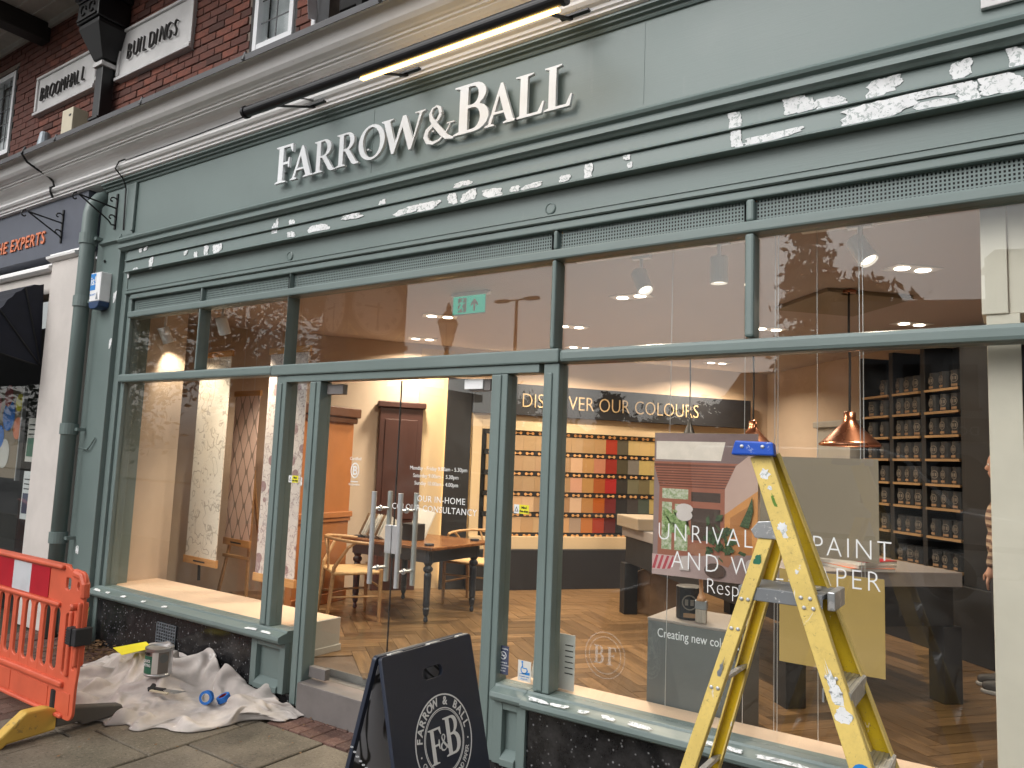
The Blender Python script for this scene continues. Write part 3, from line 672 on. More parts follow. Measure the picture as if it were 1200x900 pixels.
put_text('lettering', 'B', .085, 'print_white', t, (-3.72, .018, 1.566), align='CENTER', extrude=.0006, bold=.001)
put_text('lettering', 'Certified', .03, 'print_white', t, (-3.72, .018, 1.665), align='CENTER', extrude=.0006)
put_text('lettering', 'Corporation', .020, 'print_white', t, (-3.72, .018, 1.495), align='CENTER', extrude=.0006); link('underline', MB().box(-3.755, -3.685, .0174, .0186, 1.517, 1.523).mesh('underline'), 'print_white', t)
def sticker(name, label, x, z, w, h, m, y=-.003):
    t = thing(name, label, 'sticker', (x, y, z)); MB().box(x-w/2, x+w/2, y-.0008, y, z-h/2, z+h/2).build('sheet', m, t); return t
for x, z, lb in ((-2.35, 1.43, 'yellow and white mind the step sticker on the narrow pane right of the doors'), (-4.31, 1.51, 'yellow and white mind the step sticker on the narrow pane left of the doors')):
    t = sticker('warning_sticker', lb, x, z, .10, .05, 'yellow_sticker')
    MB().box(x-.05, x-.015, -.0052, -.0042, z-.025, z+.025).build('sheet', 'print_white', t)
    me = shape([[(x-.045, z-.014), (x-.02, z-.014), (x-.0325, z+.014)], [(x-.040, z-.011), (x-.025, z-.011), (x-.0325, z+.007)]], .0004); me.transform(Matrix.Translation((0, -.0056, 0)) @ FACE); link('symbol', me, 'black_print', t)
    put_text('lettering', 'Mind', .018, 'black_print', t, (x+.0175, -.0046, z+.004), align='CENTER', extrude=.0004, bold=.0006); put_text('lettering', 'the step', .018, 'black_print', t, (x+.0175, -.0046, z-.016), align='CENTER', extrude=.0004, bold=.0006)
t = sticker('smoking_sticker', 'dark blue no smoking sticker low on the narrow pane right of the doors', -2.435, .585, .075, .155, 'navy_sticker')
me = shape([ell(-2.435, .61, .022, .022), ell(-2.435, .61, .018, .018)], .0005); me.transform(Matrix.Translation((0, -.0046, 0)) @ FACE); link('symbol', me, 'print_white', t)
MB().ribbon([(-2.448, .623), (-2.422, .597)], .004, -.0052, -.0046).build('symbol', 'print_white', t); MB().box(-2.447, -2.425, -.0050, -.0044, .607, .612).build('symbol', 'print_white', t)
for i, s_ in enumerate(('Smoking in', 'these premises', 'is against', 'the law')): put_text('lettering', s_, .013, 'print_white', t, (-2.435, -.0046, .568-.015*i), align='CENTER', extrude=.0004)
put_text('lettering', 'No smoking', .013, 'print_white', t, (-2.435, -.0046, .643), align='CENTER', extrude=.0004)
t = sticker('access_sticker', 'white and blue wheelchair ramp sticker beside the dark no smoking sticker', -2.29, .55, .085, .11, 'paper_white')
mb = MB().ribbon([(-2.305, .59), (-2.30, .565), (-2.275, .565), (-2.268, .548)], .006, -.0052, -.0046).box(-2.31, -2.30, -.0053, -.0046, .592, .602); mb.ribbon([(-2.292+.02*math.cos(a), .557+.02*math.sin(a)) for a in [R_(110+20*i) for i in range(14)]], .005, -.0056, -.0048)
mb.build('symbol', 'blue_print', t); MB().prism([(-2.325, .532), (-2.255, .532), (-2.255, .547)], 'y', -.0056, -.0046).build('symbol', 'blue_print', t)
for i, s_ in enumerate(('Portable ramp', 'please ask')): put_text('lettering', s_, .011, 'blue_print', t, (-2.29, -.0046, .518-.013*i), align='CENTER', extrude=.0004)
t = thing('etched_emblem', 'faint round crest outline on the lower left of the large window', 'emblem', (-1.80, -.003, .72))
for r in (.115, .092):
    me = shape([ell(-1.80, .72, r, r*1.02, 32), ell(-1.80, .72, r-.003, r*1.02-.003, 32)], .0004); me.transform(Matrix.Translation((0, -.0035, 0)) @ FACE); link('ring', me, 'etch', t)
for ch, x in (('B', -1.865), ('F', -1.79)):
    me = serif(ch, .09, .0006); me.transform(Matrix.Translation((x, -.0035, .675))); link('lettering', me, 'etch', t)

# ------------------------------------------------------------------ fascia sign, strip light, cornice
SG = thing('shop_sign', 'raised white roman capitals spelling the paint shop name on the green fascia', 'sign', (-3.3, -.1, 3.68))
x = -4.60
HC, HS = .285, .235
SEQ = [('F', .285, -4.577, .19), ('A', .238, -4.405, .25), ('R', .238, -4.151, .225), ('R', .238, -3.919, .225), ('O', .235, -3.70, .245), ('W', .238, -3.49, .385), ('&', .245, -3.125, .255), ('B', .315, -2.865, .265), ('A', .252, -2.625, .235), ('L', .262, -2.405, .20), ('L', .262, -2.205, .185)]
for ch, h, x, w in SEQ:
    me = serif(ch, h, .022); x0 = min(v.co.x for v in me.vertices); x1 = max(v.co.x for v in me.vertices); k = w/(x1-x0)
    me.transform(Matrix.Translation((x, -.142, 3.692)) @ Matrix.Diagonal((k, 1, 1, 1)) @ Matrix.Translation((-x0, 0, 0))); link('letter', me, 'sign_white', SG, bevel=.0015, seg=1)
    MB().box(x+w*.25, x+w*.32, -.131, -.099, 3.70+h*.3, 3.70+h*.34).build('stand_off', 'sign_white', SG)
SL = thing('strip_light', 'long black tube light on short brackets above the white shop lettering', 'sign light', (-3.1, -.56, 4.05))
MB().tube([(-4.41, -.56, 4.045), (-1.86, -.56, 4.045)], .036, 20).build('housing', 'light_bar', SL, smooth=False)
for xx in (-4.42, -1.86): MB().tube([(xx, -.56, 4.045), (xx+.025, -.56, 4.045)], .043, 20).build('end_cap', 'light_bar', SL)
MB().box(-3.30, -1.89, -.548, -.520, 4.000, 4.0095).build('diffuser', 'led', SL)
for xx in (-4.10, -3.22, -2.0):
    MB().beam((xx, -.53, 4.03), (xx, -.22, 4.155), .022, .012).beam((xx-.06, -.235, 4.165), (xx+.12, -.235, 4.165), .012, .03, (0, 0, 1)).build('bracket', 'light_bar', SL)
UB = thing('upper_building', 'red brick upper storey with white plaster cornice and leaded windows', 'building', (-4, 0, 4.15))
BX0, BX1 = -18.0, 4.0
def up(name, m, mb, **kw): return mb.build(name, m, UB, **kw)
low = [(0, 4.152), (-.168, 4.152), (-.185, 4.158), (-.185, 4.172), (-.20, 4.178), (-.205, 4.195), (-.225, 4.205), (-.24, 4.222), (-.235, 4.242), (-.215, 4.252), (-.19, 4.254), (0, 4.254)]
up('lower_cornice', 'cornice', MB().prism(low, 'x', BX0, BX1))
cove = [(0, 4.2545), (-.185, 4.2545), (-.188, 4.28), (-.20, 4.305), (-.23, 4.33), (-.27, 4.345), (-.315, 4.35), (-.317, 4.362), (-.336, 4.364), (-.338, 4.378), (-.352, 4.380), (-.362, 4.388), (-.395, 4.400), (-.420, 4.422), (-.434, 4.452), (-.448, 4.485), (-.468, 4.508), (-.49, 4.514), (-.49, 4.528), (0, 4.56)]
o = up('cove', 'cornice', MB().prism(cove, 'x', BX0, BX1))
xs = [BX0]+[-15.6, -13.2, -11.0, -8.9, -7.35, -5.9, -4.55, -3.2, -1.8, -.4, 1.0, BX1]
for a, b in zip(xs, xs[1:]):
    up('lead_flashing', 'lead', MB().prism([(0, 4.562), (-.495, 4.527), (-.505, 4.522), (-.506, 4.49), (-.514, 4.488), (-.516, 4.532), (0, 4.572)], 'x', a+.004, b-.004))
    up('lead_roll', 'lead', MB().tube([(b, 0, 4.585), (b, -.51, 4.545), (b, -.52, 4.49)], .012, 8))
# brickwork: backing in the mortar plane, windows cut as bays, bricks one by one
OPEN = [(-10.45, -9.70, 5.02, 6.12), (-5.26, -4.66, 4.80, 7), (-4.44, -3.30, 4.80, 7), (-1.5, -.3, 4.8, 7)]
PL = [(-9.04, -7.76, 5.32, 5.775), (-7.76, -7.30, 5.40, 5.72), (-7.30, -6.07, 5.27, 5.795)]
zb = 4.56; up('wall_backing', 'mortar', MB().box(BX0, -10.45, .012, .3, zb, 7.4).box(-10.45, -9.70, .012, .3, zb, 5.02).box(-10.45, -9.70, .012, .3, 6.12, 7.4).box(-9.70, -5.26, .012, .3, zb, 7.4).box(-5.26, -4.66, .012, .3, 7, 7.4).box(-4.66, -4.44, .012, .3, zb, 7.4).box(-4.44, -3.30, .012, .3, 7, 7.4).box(-3.3, -1.5, .012, .3, zb, 7.4).box(-1.5, -.3, .012, .3, 7, 7.4).box(-.3, BX1, .012, .3, zb, 7.4))
bw, bh, jt = .225, .075, .010
cells = []
row = 0; z = 4.60
while z < 6.9:
    xx = BX0 + (bw/2 if row % 2 else 0)
    while xx < BX1:
        a, b = xx+jt/2, xx+bw-jt/2
        for o0, o1, oz0, oz1 in OPEN:
            if oz0 < z+bh-jt and oz1 > z:
                if a < o0 < b: b = min(b, o0)
                if a < o1 < b: a = max(a, o1)
                if a >= o0 and b <= o1: a = b
        if b-a > .03 and not any(p0 < a and b < p1 and q0 < z and z+bh < q1 for p0, p1, q0, q1 in PL): cells.append((a, b, z))
        xx += bw
    z += bh; row += 1
def shows(c):
    a, b, z = c; x = (a+b)/2; d = Vector((x, 3.6, z-1.7)); r = [sum(CR[i][k]*d[k] for k in range(3)) for i in range(3)]
    px, py = 600+874.5*r[0]/r[2], 450-874.5*r[1]/r[2]
    return (-30 < px < 480 and -40 < py < 215 and z > 4.85, r[2])
vis = sorted((c for c in cells if shows(c)[0]), key=lambda c: shows(c)[1])
near, rest = vis[:300], vis[300:]+[c for c in cells if not shows(c)[0]]
std = {}
for a, b, z in near:
    k = round(b-a, 3)
    if k not in std: std[k] = MB().box(-k/2, k/2, 0, .05, 0, bh-jt).mesh('brick')
    o = link('brick', std[k], None if std[k].materials else 'brick', UB, bevel=.003, seg=1)
    o.matrix_parent_inverse = basis(UB).inverted(); o.location = ((a+b)/2, random.uniform(-.004, .003), z+.003); o.rotation_euler = (0, 0, random.uniform(-.012, .012))
mb = MB()
for a, b, z in rest: y = random.uniform(-.004, .003); mb.box(a, b, y, .05, z+.003, z+.003+bh-jt)
o = up('brickwork', 'brick', mb, fix=False); o['kind'] = 'stuff'
# leaded windows
def leaded(x0, x1, z0, z1, nx, nz, lights):
    f = up('window', 'upvc', MB().box(x0, x0+.05, -.01, .10, z0, z1).box(x1-.05, x1, -.01, .10, z0, z1).box(x0+.0505, x1-.0505, -.008, .098, z0, z0+.06).box(x0+.0505, x1-.0505, -.008, .098, z1-.06, z1), bevel=.006)
    child(f, MB().box(x0+.045, x1-.045, .035, .045, z0+.055, z1-.055), 'pane', 'glass')
    mb = MB()
    for i in range(1, nx): x = x0+.05+(x1-x0-.1)*i/nx; mb.box(x-.005, x+.005, .028, .034, z0+.06, z1-.06)
    for j in range(1, nz): z = z0+.06+(z1-z0-.12)*j/nz; mb.box(x0+.05, x1-.05, .0285, .0335, z-.005, z+.005)
    child(f, mb, 'lead_cames', 'lead')
    child(f, MB().box(x0+.04, x1-.04, .12, .13, z0+.05, z1-.05), 'curtain', 'lace'); return f
leaded(-5.20, -4.70, 4.985, 6.3, 2, 6, 1); leaded(-10.35, -9.74, 5.06, 6.08, 3, 5, 1)
for b_ in ((-5.262, -5.205, .01, .2, 4.6, 7), (-10.45, -9.70, .13, .2, 5.02, 6.12), (-10.45, -10.355, .0, .12, 5.02, 6.12), (-9.735, -9.70, .0, .12, 5.02, 6.12), (-4.695, -4.66, .01, .2, 4.6, 7)): up('window_reveal', 'black_wood', MB().box(*b_))
for b_ in ((-4.44, -3.30), (-5.26, -4.66), (-1.5, -.3)): up('window_void', 'dark_room', MB().box(b_[0], b_[1], .25, .3, 4.6, 7))
up('casement', 'upvc', MB().box(-4.445, -4.395, -.03, .10, 4.75, 7).beam((-4.40, -.05, 5.02), (-4.08, -.34, 5.06), .04, .07, (0, 0, 1)).beam((-4.40, -.04, 5.05), (-4.40, -.04, 6.4), .05, .05), bevel=.005)
up('casement_sash', 'dark_room', MB().box(-4.10, -3.30, -.06, -.02, 4.97, 5.10).box(-3.9, -3.84, -.08, -.04, 4.8, 6.9), bevel=.005)
# eaves
for i in range(7): up('soffit_board', 'soffit', MB().box(BX0, BX1, -.195-.16*i, -.04-.16*i, 6.42, 6.445), bevel=.004, seg=1)
up('eaves_trim', 'soffit', MB().box(BX0, BX1, -.035, .0, 6.36, 6.45), bevel=.004)
for x in (-9.05, -6.6, -4.1): up('eaves_beam', 'black_wood', MB().box(x-.10, x+.10, -1.2, .0, 6.20, 6.415), bevel=.01)
for p in ([(-7.99, -.50, 4.57), (-8.0, -.525, 4.5), (-7.995, -.47, 4.43), (-7.99, -.37, 4.385), (-7.985, -.27, 4.35), (-7.98, -.225, 4.31), (-7.985, -.21, 4.27), (-7.97, -.255, 4.235), (-7.96, -.25, 4.2), (-7.96, -.22, 4.14)],):
    tag(MB().tube(p, .011, 8).build('cable', 'iron'), 'black cable drooping over the white cornice above the neighbouring navy fascia', 'cable')
tag(MB().tube([(-6.6, -.232, 4.256), (-5.6, -.232, 4.256), (-4.75, -.24, 4.262), (-4.62, -.25, 4.27), (-4.3, -.24, 4.27), (-4.1, -.24, 4.20)], .0055, 6).tube([(-6.6, -.24, 4.262), (-6.68, -.25, 4.255), (-6.735, -.25, 4.2), (-6.735, -.17, 4.13), (-6.738, -.135, 4.05), (-6.738, -.125, 3.66)], .007, 8).build('lighting_cable', 'iron'), 'thin cable along the lower cornice down beside the green fascia panel', 'cable')
t = thing('junction_box', 'small round white junction box at the left end of the strip light', 'junction box', (-4.68, -.25, 4.29))
MB().lathe([(.028, 0), (.03, .004), (.03, .03), (.024, .036), (.002, .036)], 16).xf(Matrix.Translation((-4.70, -.22, 4.30)) @ Matrix.Rotation(math.pi/2, 4, 'X')).build('body', 'plastic_white', t); MB().tube([(-4.67, -.235, 4.30), (-4.61, -.235, 4.29)], .012, 10).build('gland', 'plastic_white', t)
# name plaque
t = thing('name_plaque', 'white moulded plaque reading broomhall buildings behind the black downpipe', 'plaque', (-7.5, 0, 5.3))
for x0, x1, z0, z1 in PL:
    MB().box(x0, x1, -.03, .011, z0, z1).build('panel', 'plaque', t)
for (x0, x1, z0, z1) in (PL[0], PL[2]):
    MB().prism([(-.031, z0), (-.06, z0+.004), (-.062, z0+.03), (-.045, z0+.05), (-.031, z0+.055)], 'x', x0-.02, x1+.02).prism([(-.031, z1), (-.05, z1), (-.05, z1-.025), (-.031, z1-.03)], 'x', x0-.02, x1+.02).box(x0-.02, x0+.018, -.048, -.0305, z0+.056, z1-.031).box(x1-.018, x1+.02, -.048, -.0305, z0+.056, z1-.031).build('border', 'plaque', t, bevel=.004)
MB().box(-7.76, -7.321, -.045, -.0305, 5.40, 5.44).box(-7.76, -7.321, -.045, -.0305, 5.69, 5.72).build('border', 'plaque', t, bevel=.004)
for body, x, sp in (('BROOMHALL', -8.93, .118), ('BUILDINGS', -7.13, .117)):
    wd = {'I': .055, 'M': 1.25, 'O': 1.08}
    for ch in body:
        me = text(ch, .235, .010, 'LEFT', .12, 1, .62, -.006); rot = random.uniform(-.07, .07)
        me.transform(Matrix.Translation((x, -.05, 5.455+random.uniform(-.008, .008))) @ Matrix.Rotation(rot, 4, 'Y') @ FACE); link('letter', me, 'letter_iron', t)
        x += .065 if ch == 'I' else .128 if ch in 'MOG' else .106
# black rainwater head
t = thing('rainwater_pipe', 'black cast iron rainwater head and square downpipe on the brick wall', 'downpipe', (-7.43, -.1, 4.6))
HX = -7.41
MB().box(HX-.065, HX+.065, -.16, -.04, 4.64, 5.50).build('pipe', 'iron', t, bevel=.008)
MB().box(HX-.085, HX+.085, -.185, -.02, 5.40, 5.445).build('collar', 'plaque', t, bevel=.006); MB().box(HX-.085, HX+.085, -.185, -.02, 4.85, 4.88).box(HX-.095, HX+.095, -.195, -.02, 4.70, 4.79).build('collar', 'iron', t, bevel=.006)
vs = []
for (w, y0, z) in ((.19, -.30, 5.80), (.19, -.30, 5.76), (.085, -.18, 5.47)): vs += [(HX-w, y0, z), (HX+w, y0, z), (HX+w, -.02, z), (HX-w, -.02, z)]
MB().add(vs, [(3, 2, 1, 0), (8, 9, 10, 11)]+[(a, (a+1) % 4, 4+(a+1) % 4, 4+a) for a in range(4)]+[(4+a, 4+(a+1) % 4, 8+(a+1) % 4, 8+a) for a in range(4)]).build('funnel', 'iron', t, bevel=.006)
MB().box(HX-.205, HX+.205, -.32, -.01, 5.805, 6.05).box(HX-.235, HX+.235, -.35, -.005, 6.051, 6.12).box(HX-.21, HX+.21, -.33, -.008, 6.121, 6.18).build('hopper', 'iron', t, bevel=.01)
MB().box(HX-.18, HX+.18, -.335, -.321, 5.825, 5.845).box(HX-.18, HX+.18, -.335, -.321, 6.01, 6.03).tube([(HX-.08+.05*math.cos(a), -.325, 5.925+.05*math.sin(a)) for a in [i*.6 for i in range(10)]], .010, 6).tube([(HX+.08+.05*math.cos(a), -.325, 5.925+.05*math.sin(a)) for a in [i*.6 for i in range(10)]], .010, 6).build('ornament', 'iron', t)
t = thing('cream_box', 'small cream plastic box standing on the lead ledge below the plaque', 'box', (-7.78, -.2, 4.6))
MB().box(-7.88, -7.66, -.25, -.10, 4.58, 5.02).build('body', 'cream_plastic', t, bevel=.008); MB().box(-7.73, -7.69, -.254, -.2495, 4.93, 4.95).build('slot', 'iron', t)
t = thing('ledge_beacon', 'small grey tapered housing on the lead ledge left of the cream box', 'beacon', (-8.3, -.2, 4.6))
MB().lathe([(.10, 0), (.10, .02), (.085, .05), (.05, .30), (.042, .32), (.002, .325)], 14, (-8.28, -.22, 4.57)).build('body', 'galv', t)
# white sign plate at the top right of the fascia
t = thing('sign_plate', 'corner of a dirty white plate with bolts at the top right of the fascia', 'plate', (.1, -.1, 3.9))
MB().box(-.085, .70, -.125, -.101, 3.648, 4.0).build('plate', 'plaque', t, bevel=.004)
for x, z in ((-.04, 3.69), (-.04, 3.96)): MB().lathe([(.013, 0), (.013, .008), (.006, .013), (.001, .013)], 10).xf(Matrix.Translation((x, -.125, z)) @ Matrix.Rotation(math.pi/2, 4, 'X')).build('bolt', 'iron', t)

# ------------------------------------------------------------------ things on the pilaster, the neighbour
t = thing('drainpipe', 'green painted round drainpipe with collars at the left edge of the shopfront', 'drainpipe', (-7.22, -.2, 0))
MB().tube([(-7.225, -.19, -.02), (-7.225, -.19, 3.86), (-7.225, -.175, 3.95), (-7.22, -.12, 4.03), (-7.21, -.03, 4.09)], .066, 20).build('pipe', 'green', t, smooth=True)
for z in (.85, 1.83, 3.02, 3.62): MB().tube([(-7.225, -.19, z-.05), (-7.225, -.19, z-.048), (-7.225, -.19, z+.05), (-7.225, -.19, z+.052)], [.066, .078, .078, .066], 20).box(-7.16, -7.10, -.18, -.10, z-.015, z+.015).build('collar', 'green', t)
t = thing('alarm_box', 'white and blue burglar alarm box with dark blue base on the green pilaster', 'alarm', (-6.98, -.12, 3.0))
MB().box(-7.08, -6.90, -.20, -.101, 3.005, 3.275).build('cover', 'plastic_white', t, bevel=.008)
MB().prism([(-7.085, 3.003), (-6.895, 3.003), (-6.91, 2.955), (-6.95, 2.935), (-7.03, 2.935), (-7.07, 2.955)], 'y', -.203, -.101).build('base', 'navy_plastic', t, bevel=.008)
MB().box(-7.075, -6.985, -.2016, -.2006, 3.11, 3.265).build('print', 'blue_print', t); put_text('lettering', 'is!', .11, 'print_white', t, (-7.072, -.2022, 3.16), extrude=.0004, bold=.002); MB().prism([(-6.965, 3.02), (-6.925, 3.02), (-6.945, 3.09)], 'y', -.2016, -.2006).build('print', 'galv', t)
put_text('lettering', 'SECURITY', .024, 'blue_print', t, (-7.072, -.2010, 3.06), extrude=.0004)
def bracket(x, z, L, label, yb=0):
    t = thing('scroll_bracket', label, 'bracket', (x, -.1, z), group='wrought iron sign brackets')
    mb = MB().box(x-.012, x+.012, -.112, -.101, z-.17, z+.17); mb.xf(Matrix.Translation((0, yb, 0))).build('wall_bar', 'iron', t)
    tip = (x, -.1-L, z+.06)
    m2 = MB().tube([(x, -.11, z+.03), tip], .008, 6).tube([(x, -.11, z-.13), (x, -.14, z-.135), (x, -.17, z-.10), tip], .008, 6)
    def curl(cy, cz, r, a0, dr): return [(x, cy+r*(1-.10*i)*math.cos(a0+dr*i*.42), cz+r*(1-.10*i)*math.sin(a0+dr*i*.42)) for i in range(11)]
    m2.build('arm', 'iron', t)
    for cy, cz, r, a0 in ((-.15+yb, z+.09, .055, 0), (-.15+yb, z-.075, .05, 0), (-.1-L-.02, z+.02, .05, 1.5)): MB().tube(curl(cy, cz, r, a0, 1), .007, 6).build('scroll', 'iron', t)
bracket(-6.93, 3.87, .35, 'black wrought iron scroll bracket on the green pilaster head beside the drainpipe')
bracket(-7.86, 3.85, .37, 'black wrought iron scroll bracket on the navy fascia next door', -.046)
tag(MB().tube([(-7.16, -.12, 1.66), (-7.0, -.125, 1.655), (-6.96, -.12, 1.69), (-6.90, -.115, 1.76)], .007, 6).build('old_cable', 'green'), 'painted over stub of cable curling on the green pilaster at door height', 'cable')
for z in (3.42, 3.28): tag(MB().beam((-7.14, -.06, z), (-7.04, -.115, z-.01), .012, .02).build('pipe_clip', 'iron'), ('upper' if z > 3.35 else 'lower')+' small black clip behind the drainpipe near the alarm box', 'clip', 'clips behind the drainpipe')
NB = thing('neighbour_shop', 'neighbouring shop with navy fascia and cream pillar left of the drainpipe', 'shop', (-8.5, 0, 0))
def nb(name, m, mb, **kw): return mb.build(name, m, NB, **kw)
nb('fascia', 'navy', MB().box(-18.0, -7.40, -.145, .1, 3.58, 4.15)); nb('fascia_trim', 'cornice', MB().prism([(0, 3.50), (-.16, 3.50), (-.20, 3.52), (-.205, 3.545), (-.17, 3.555), (-.165, 3.578), (0, 3.578)], 'x', -8.02, -7.44), bevel=.003)
nb('fascia_trim', 'cornice', MB().prism([(0, 3.42), (-.14, 3.42), (-.17, 3.44), (-.165, 3.47), (-.14, 3.48), (-.135, 3.499), (0, 3.499)], 'x', -18.0, -8.022), bevel=.003)
nb('pillar', 'cream_render', MB().box(-7.99, -7.46, -.15, .3, GZ, 3.497), bevel=.008); nb('pillar_edge', 'cream_render', MB().box(-7.458, -7.38, -.11, .2, GZ, 3.497), bevel=.006)
nb('head_panel', 'cream_render', MB().box(-18.0, -7.992, -.10, .1, 3.2, 3.418))
put_text('lettering', 'THE EXPERTS', .19, 'orange_letter', NB, (-8.20, -.152, 3.725), extrude=.006, align='RIGHT', space=1.15, shear=.05, width=.95, bold=.002)
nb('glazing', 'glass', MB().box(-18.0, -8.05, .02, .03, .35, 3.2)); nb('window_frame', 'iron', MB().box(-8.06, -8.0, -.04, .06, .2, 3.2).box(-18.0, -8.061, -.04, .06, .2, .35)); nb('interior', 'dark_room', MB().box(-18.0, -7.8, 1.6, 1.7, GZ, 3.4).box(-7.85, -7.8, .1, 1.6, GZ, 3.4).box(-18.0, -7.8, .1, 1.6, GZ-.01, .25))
t = thing('awning', 'dark navy folding fan awning over the neighbouring shop window', 'awning', (-8.7, -.1, 2.4))
px, py_, pz = -8.05, -.12, 2.62
mb = MB(); K = 9; rib = []
for i in range(K):
    a = R_(92-11*i); rr = .80
    rib.append((-8.10, -.14-rr*math.sin(R_(4+10*i))*.62, 2.48+rr*math.cos(R_(4+10*i))))
vs = []
for i in range(K*2-1):
    f = i/2; a, b = rib[int(f)], rib[min(int(f)+1, K-1)]; u = f-int(f); q = [a[k]*(1-u)+b[k]*u for k in range(3)]
    if i % 2: q[1] += .006; q[2] -= .006
    vs.append(q)
N2 = len(vs); mb.v = [(-18.0, y, z) for _, y, z in vs]+[(-8.06, y, z) for _, y, z in vs]+[(-8.06, -.13, 2.45)]
mb.f = [(i, i+1, N2+i+1, N2+i) for i in range(N2-1)]+[(N2+i, N2+i+1, 2*N2) for i in range(N2-1)]
mb.build('canopy', 'awning', t); mb = MB()
for i in (2, 5, 8): mb.tube([(-8.052, -.13, 2.45), (-8.052, rib[i][1], rib[i][2])], .008, 6)
mb.build('rib', 'iron', t); MB().box(-18.0, -8.06, rib[-1][1]-.01, rib[-1][1]+.005, rib[-1][2]-.16, rib[-1][2]).build('valance', 'awning', t)
t = thing('balloon_poster', 'party balloon poster with a silver edge in the neighbouring shop window', 'poster', (-9.4, .1, 1.9))
MB().box(-10.4, -8.92, .12, .135, 1.30, 2.28).build('sheet', 'taupe', t); MB().box(-8.918, -8.895, .10, .14, 1.28, 2.30).build('edge', 'steel', t)
for i, (x, z, r, m) in enumerate(((-9.25, 1.98, .17, 'tape_blue'), (-9.30, 2.20, .12, 'red_film'), (-9.02, 2.12, .10, 'yellow_sticker'), (-9.28, 1.56, .16, 'paper_white'), (-9.42, 1.74, .13, 'tape_blue'), (-9.0, 1.84, .12, 'orange_letter'), (-9.55, 2.1, .12, 'red_film'), (-9.62, 1.86, .14, 'card_yellow'))):
    me = shape([ell(x, z, r*.85, r)], .0006); me.transform(Matrix.Translation((0, .118-.001*i, 0)) @ FACE); link('balloon_print', me, m, t)
for i, (x, z, w, h, m, lb) in enumerate(((-8.62, 1.72, .30, .46, 'paper_white', 'green and white notice right of the balloon poster'), (-8.60, 1.14, .30, .50, 'print_white', 'white printed notice below the green notice next door'))):
    t = thing('notice', lb, 'notice', (x, .1, z)); MB().box(x-w/2, x+w/2, .12, .13, z-h/2, z+h/2).build('sheet', m, t)
    MB().box(x-w*.42, x+w*.42, .117, .1185, z-h*.38, z+.02).build('print', 'tin_green' if i == 0 else 'navy_sticker', t)
    for k in range(3): MB().box(x-w*.4, x+w*.3, .117, .1185, z+h*.12+k*.05, z+h*.12+k*.05+.012).build('print', 'black_print', t)
# litter and weeds at the foot of the pilaster
mb = MB(); r = random.Random(4)
for i in range(420):
    d = r.gauss(0, .16); x = -6.45+d*1.6; y = -.24+r.gauss(0, .10); z = GZ+.006+max(0, .10-abs(d)*.5)*r.random(); s = r.uniform(.010, .028); a = r.uniform(0, 6.3)
    q = [Vector((math.cos(a+k*math.pi/2)*s*(1 if k % 2 else .5), math.sin(a+k*math.pi/2)*s*(1 if k % 2 else .5), r.uniform(-.3, .3)*s)) for k in range(4)]
    mb.add([(x+v.x, y+v.y, z+v.z) for v in q], [(0, 1, 2, 3)])
for i in range(260):
    x = r.uniform(-6.9, -3.0); y = -.02-abs(r.gauss(0, .05))-.02 if r.random() < .4 else r.uniform(-1.6, -.05); s = r.uniform(.003, .011); a = r.uniform(0, 6.3)
    mb.add([(x+s*math.cos(a+k*math.pi/2), y+s*math.sin(a+k*math.pi/2), GZ+.009+r.random()*.004) for k in range(4)], [(0, 1, 2, 3)])
o = mb.build('leaf_litter', 'leaf_litter', fix=False); o['kind'] = 'stuff'; o['label'] = 'dry leaves and crumbs swept against the foot of the pilaster'
mb = MB()
for i in range(90):
    x = -6.75+r.gauss(0, .05); y = -.22+r.gauss(0, .03); h = r.uniform(.08, .34); a = r.uniform(0, 6.3); b = .022
    mb.add([(x, y, GZ), (x+b*math.cos(a), y+b*math.sin(a), GZ+h*.6), (x+.05*math.cos(a), y+.05*math.sin(a), GZ+h), (x-b*math.sin(a), y+b*math.cos(a), GZ+h*.6)], [(0, 1, 2, 3)])
tag(mb.build('weed', 'weed', fix=False), 'small green weed growing at the foot of the pilaster behind the barrier', 'weed')

